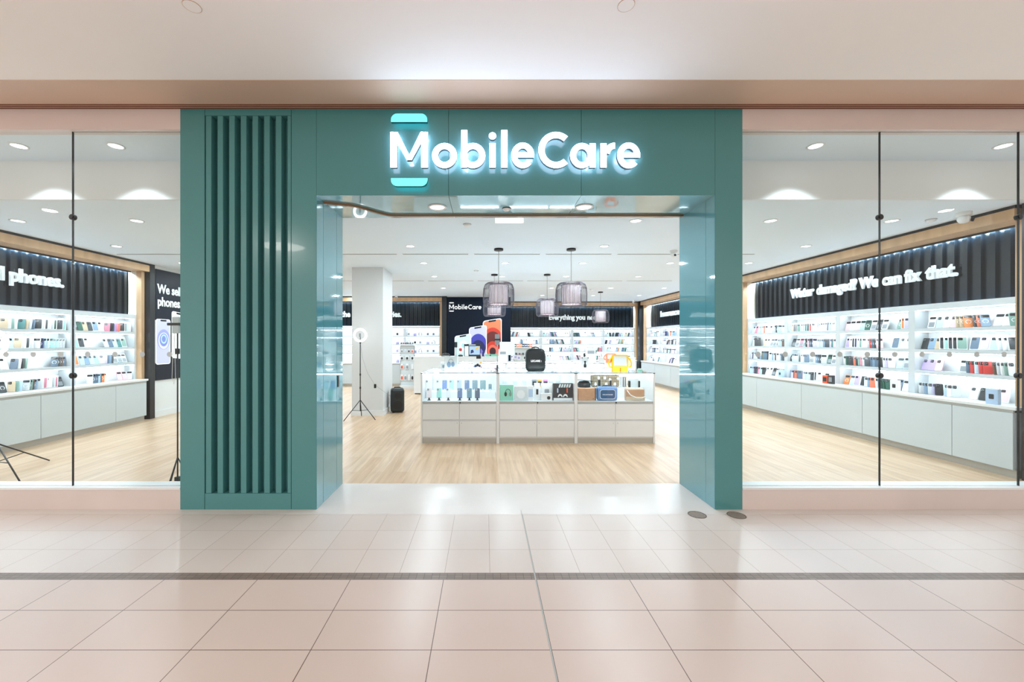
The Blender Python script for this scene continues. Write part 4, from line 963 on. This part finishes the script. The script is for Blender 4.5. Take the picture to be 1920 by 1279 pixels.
# ------------------------------------------------------------ pegboard stands
def gondola(M, W_, H_, label, tags):
    t = thing('display_stand', label, 'display stand', M)
    MB().box(-W_/2, W_/2, 0, .30, 0, .10, bev=.004).build('base', WHITE, t)
    MB().box(-W_/2, W_/2, .12, .16, .10, H_).build('panel', palegrey, t)
    for x in (-W_/2, W_/2-.015): MB().box(x, x+.015, .10, .18, .10, H_).build('upright', METAL, t)
    MB().box(-W_/2, W_/2, 0, .16, H_, H_+.02).build('top_shelf', WHITE, t)
    return t
GX = px(763, 13.2); gondola(at(GX, 13.15, 0), .46, 1.40, 'narrow white pegboard stand hung with accessories by the left desk', None)
packs = [(.92, 3, 'headset pack', 'round black headset', BLKP, .10, .14), (.62, 3, 'white hang pack', 'white bottle shaped', PACK, .085, .18), (.26, 4, 'cable pack', 'white and black cable', PACK, .09, .20), (1.16, 4, 'coloured pack', 'small coloured', BLUEB, .085, .11)]
for z, n_, nm, ds, mt, w_, h_ in packs:
    for i in range(n_):
        x = GX-.17+i*(.34/(n_-1))
        t = thing('hanging_pack', '%s hanging pack, %s from left on the %s peg row' % (ds, ORD[i], {.92: 'third', .62: 'fourth', .26: 'lowest', 1.16: 'second'}[z]), 'pack', at(x, 13.15+.085, z), 'packs on the left pegboard stand')
        MB().box(-w_/2, w_/2, 0, .02, 0, h_, bev=.003).build('card', PACK, t)
        MB().prism(ell(0, h_*.42, w_*.33, h_*.30, 0, 360, 14, True), -.012, 0).build('goods', [mt, BLKP, ORNG, GREYP][(i+int(z*10)) % 4] if z != .92 else BLKP, t)
        MB().tube([(0, -.02, h_-.01), (0, .034, h_-.01)], .002, n=6).build('peg', METAL, t)
WC = [BLKP, CM[13], CM[5], CM[4], BLKP, CM[7]]
def watch(M, c, label, group):
    t = thing('smart_watch', label, 'watch', M, group); MB().strip(ell(0, .04, .03, .038, 0, 360, 20, True), ell(0, .04, .024, .032, 0, 360, 20, True), -.012, .012, closed=True).build('strap', c, t)
    MB().box(-.016, .016, -.02, -.012, .024, .060, bev=.003).build('watch_face', BLK, t)
for i in range(6): watch(at(GX-.18+i*.072, 13.23, 1.421), WC[i], 'watch with %s strap, %s from left on top of left pegboard stand' % (('black', 'rose', 'black', 'charcoal', 'black', 'slate blue')[i], ORD[i]), 'watches on the left stand')
GX2 = px(982, 12.0); gondola(at(GX2, 11.95, 0), .58, 1.34, 'white pegboard stand with watch straps behind the backpack', None)
SC = [('dark green', CM[11]), ('coral', CM[14]), ('orange', CM[15]), ('black', CM[5]), ('navy', CM[18]), ('brown', CM[23]), ('orange', CM[14])]
for i, (cn, c) in enumerate(SC):
    t = thing('strap_box', '%s watch strap box, %s from left on stand behind backpack' % (cn, ORD[i]), 'box', at(GX2-.25+i*.078, 12.02, 1.361), 'strap boxes on the pegboard stand')
    MB().box(-.035, .035, 0, .03, 0, .09, bev=.002).build('carton', c, t); MB().box(-.02, .02, -.002, 0, .03, .06).build('window', PACK, t)
for i in range(5): watch(at(GX2-.22+i*.10, 12.03, 1.12), WC[i % 6], 'watch with %s strap, %s from left hanging behind the backpack' % (('black', 'rose', 'black', 'charcoal', 'black')[i], ORD[i]), 'watches on the right stand')
for i, (x, z, c) in enumerate(((-.14, .98, LILA), (.04, .98, BLKP), (-.24, 1.0, LILA))):
    t = thing('hanging_pack', '%s hanging pack on the stand behind the backpack' % ('lilac', 'black', 'pale lilac')[i], 'pack', at(GX2+x, 12.035, z)); MB().box(-.045, .045, 0, .02, 0, .13).build('card', PACK, t); MB().box(-.03, .03, -.006, 0, .03, .1).build('goods', c, t)

# ------------------------------------------------------------ speaker, ring lights, tripod
SP = thing('portable_speaker', 'black upright portable party speaker on the floor by the column', 'speaker', at(px(745, 8.85), 8.85, 0, .25))
MB().box(-.145, .145, -.135, .135, .012, .52, bev=.05).build('cabinet', BLKF, SP)
m_ = MB(); m_.prism(ell(0, .17, .10, .10, 0, 360, 28, True), -.139, -.12); m_.build('woofer', BLK, SP); m_ = MB(); m_.prism(ell(0, .37, .07, .07, 0, 360, 24, True), -.139, -.12); m_.build('tweeter', BLK, SP)
MB().tube([(-.07, .02, .51), (-.06, .02, .535), (.06, .02, .535), (.07, .02, .51)], .010, n=8).build('handle', BLK, SP)
for s in (-1, 1): MB().box(s*.09-.02, s*.09+.02, -.06, .06, 0, .02).build('foot', BLK, SP)
RING = mat('ring_light_tube', 'ffffff', .5, emit='f4fbff', es=4.0)
def ring_light(M, H_, label, R_=.115, spread=.34, brace=True, ang0=-.3):
    t = thing('ring_light', label, 'ring light', M)
    MB().tube([(R_*math.cos(2*PI*i/40), -.01, H_+R_*math.sin(2*PI*i/40)) for i in range(40)], .021, n=10, closed=True).build('lamp_ring', RING, t)
    MB().tube([(0, 0, .16), (0, 0, H_-R_-.02)], .0095, n=10).build('pole', BLK, t)
    for z in (.62, .88, H_-R_-.03): MB().cyl(0, 0, z-.02, z+.02, .016, n=12).build('collar', BLK, t)
    m_ = MB(); m_.box(-.018, .018, -.025, -.012, H_-.035, H_+.035, bev=.004); m_.build('phone_clamp', GREYP, t)
    MB().tube([(0, 0, H_-R_-.02), (0, .004, H_-.03)], .007, n=8).build('bracket', BLK, t)
    for k in range(3):
        a = ang0+k*2.0944; c, s = math.cos(a), math.sin(a)
        MB().tube([(0, 0, .38), (spread*c, spread*s, .008)], .008, n=8).build('leg', BLK, t)
        MB().tube([(0, 0, .17), (spread*.5*c, spread*.5*s, .195)], .005, n=6).build('brace', BLK, t)
    return t
t = ring_light(at(px(675.5, 8.02), 8.02, 0), 1.655, 'lit white ring light on a black tripod in front of the column')
MB().tube([(0, .01, 1.5), (.04, .02, 1.2), (.13, .05, .9), (.26, .12, .66), (.40, .30, .50), (.44, .55, .40), (.42, .80, .33)], .0025, n=6).build('cable', GREYP, t)
MB().box(.24, .28, .10, .14, .60, .68, bev=.006).build('switch_box', BLK, t)
ring_light(at(px(-6, 4.62), 4.62, 0), 1.52, 'lit white ring light cropped by the left edge of photo', .125, .62, True, -.42)
t = thing('phone_tripod', 'tall black tripod with a phone clamp behind the left window glass', 'tripod', at(px(333, 4.36), 4.36, 0))
MB().cyl(0, 0, .05, 1.66, .007, n=10).build('pole', BLK, t); MB().cyl(0, 0, 1.40, 1.46, .022, n=12).build('knob', BLK, t)
for k, a in enumerate((2.75, .3, 4.6)): MB().tube([(0, 0, .30), (.13*math.cos(a), .10*math.sin(a), .008)], .006, n=8).build('leg', BLK, t)
MB().box(-.02, .02, -.02, .02, .04, .09).build('collar', BLK, t)
MB().box(-.055, .025, -.012, .012, 1.62, 1.80, bev=.008).build('phone', mat('phone_silver', 'b9c0c4', .3), t); MB().box(-.105, .05, -.016, .016, 1.705, 1.735, bev=.006).build('clamp', BLK, t)
MB().tube([(-.02, -.02, 1.60), (-.035, -.02, 1.40), (-.045, -.02, 1.15), (-.025, -.02, 1.08), (-.008, -.02, 1.15), (-.014, -.02, 1.45), (-.018, -.02, 1.62)], .0025, n=6).build('wrist_strap', mat('cord_white', 'e6e0dc', .6), t)

bpy.context.view_layer.update()
print('objects', len(bpy.data.objects))
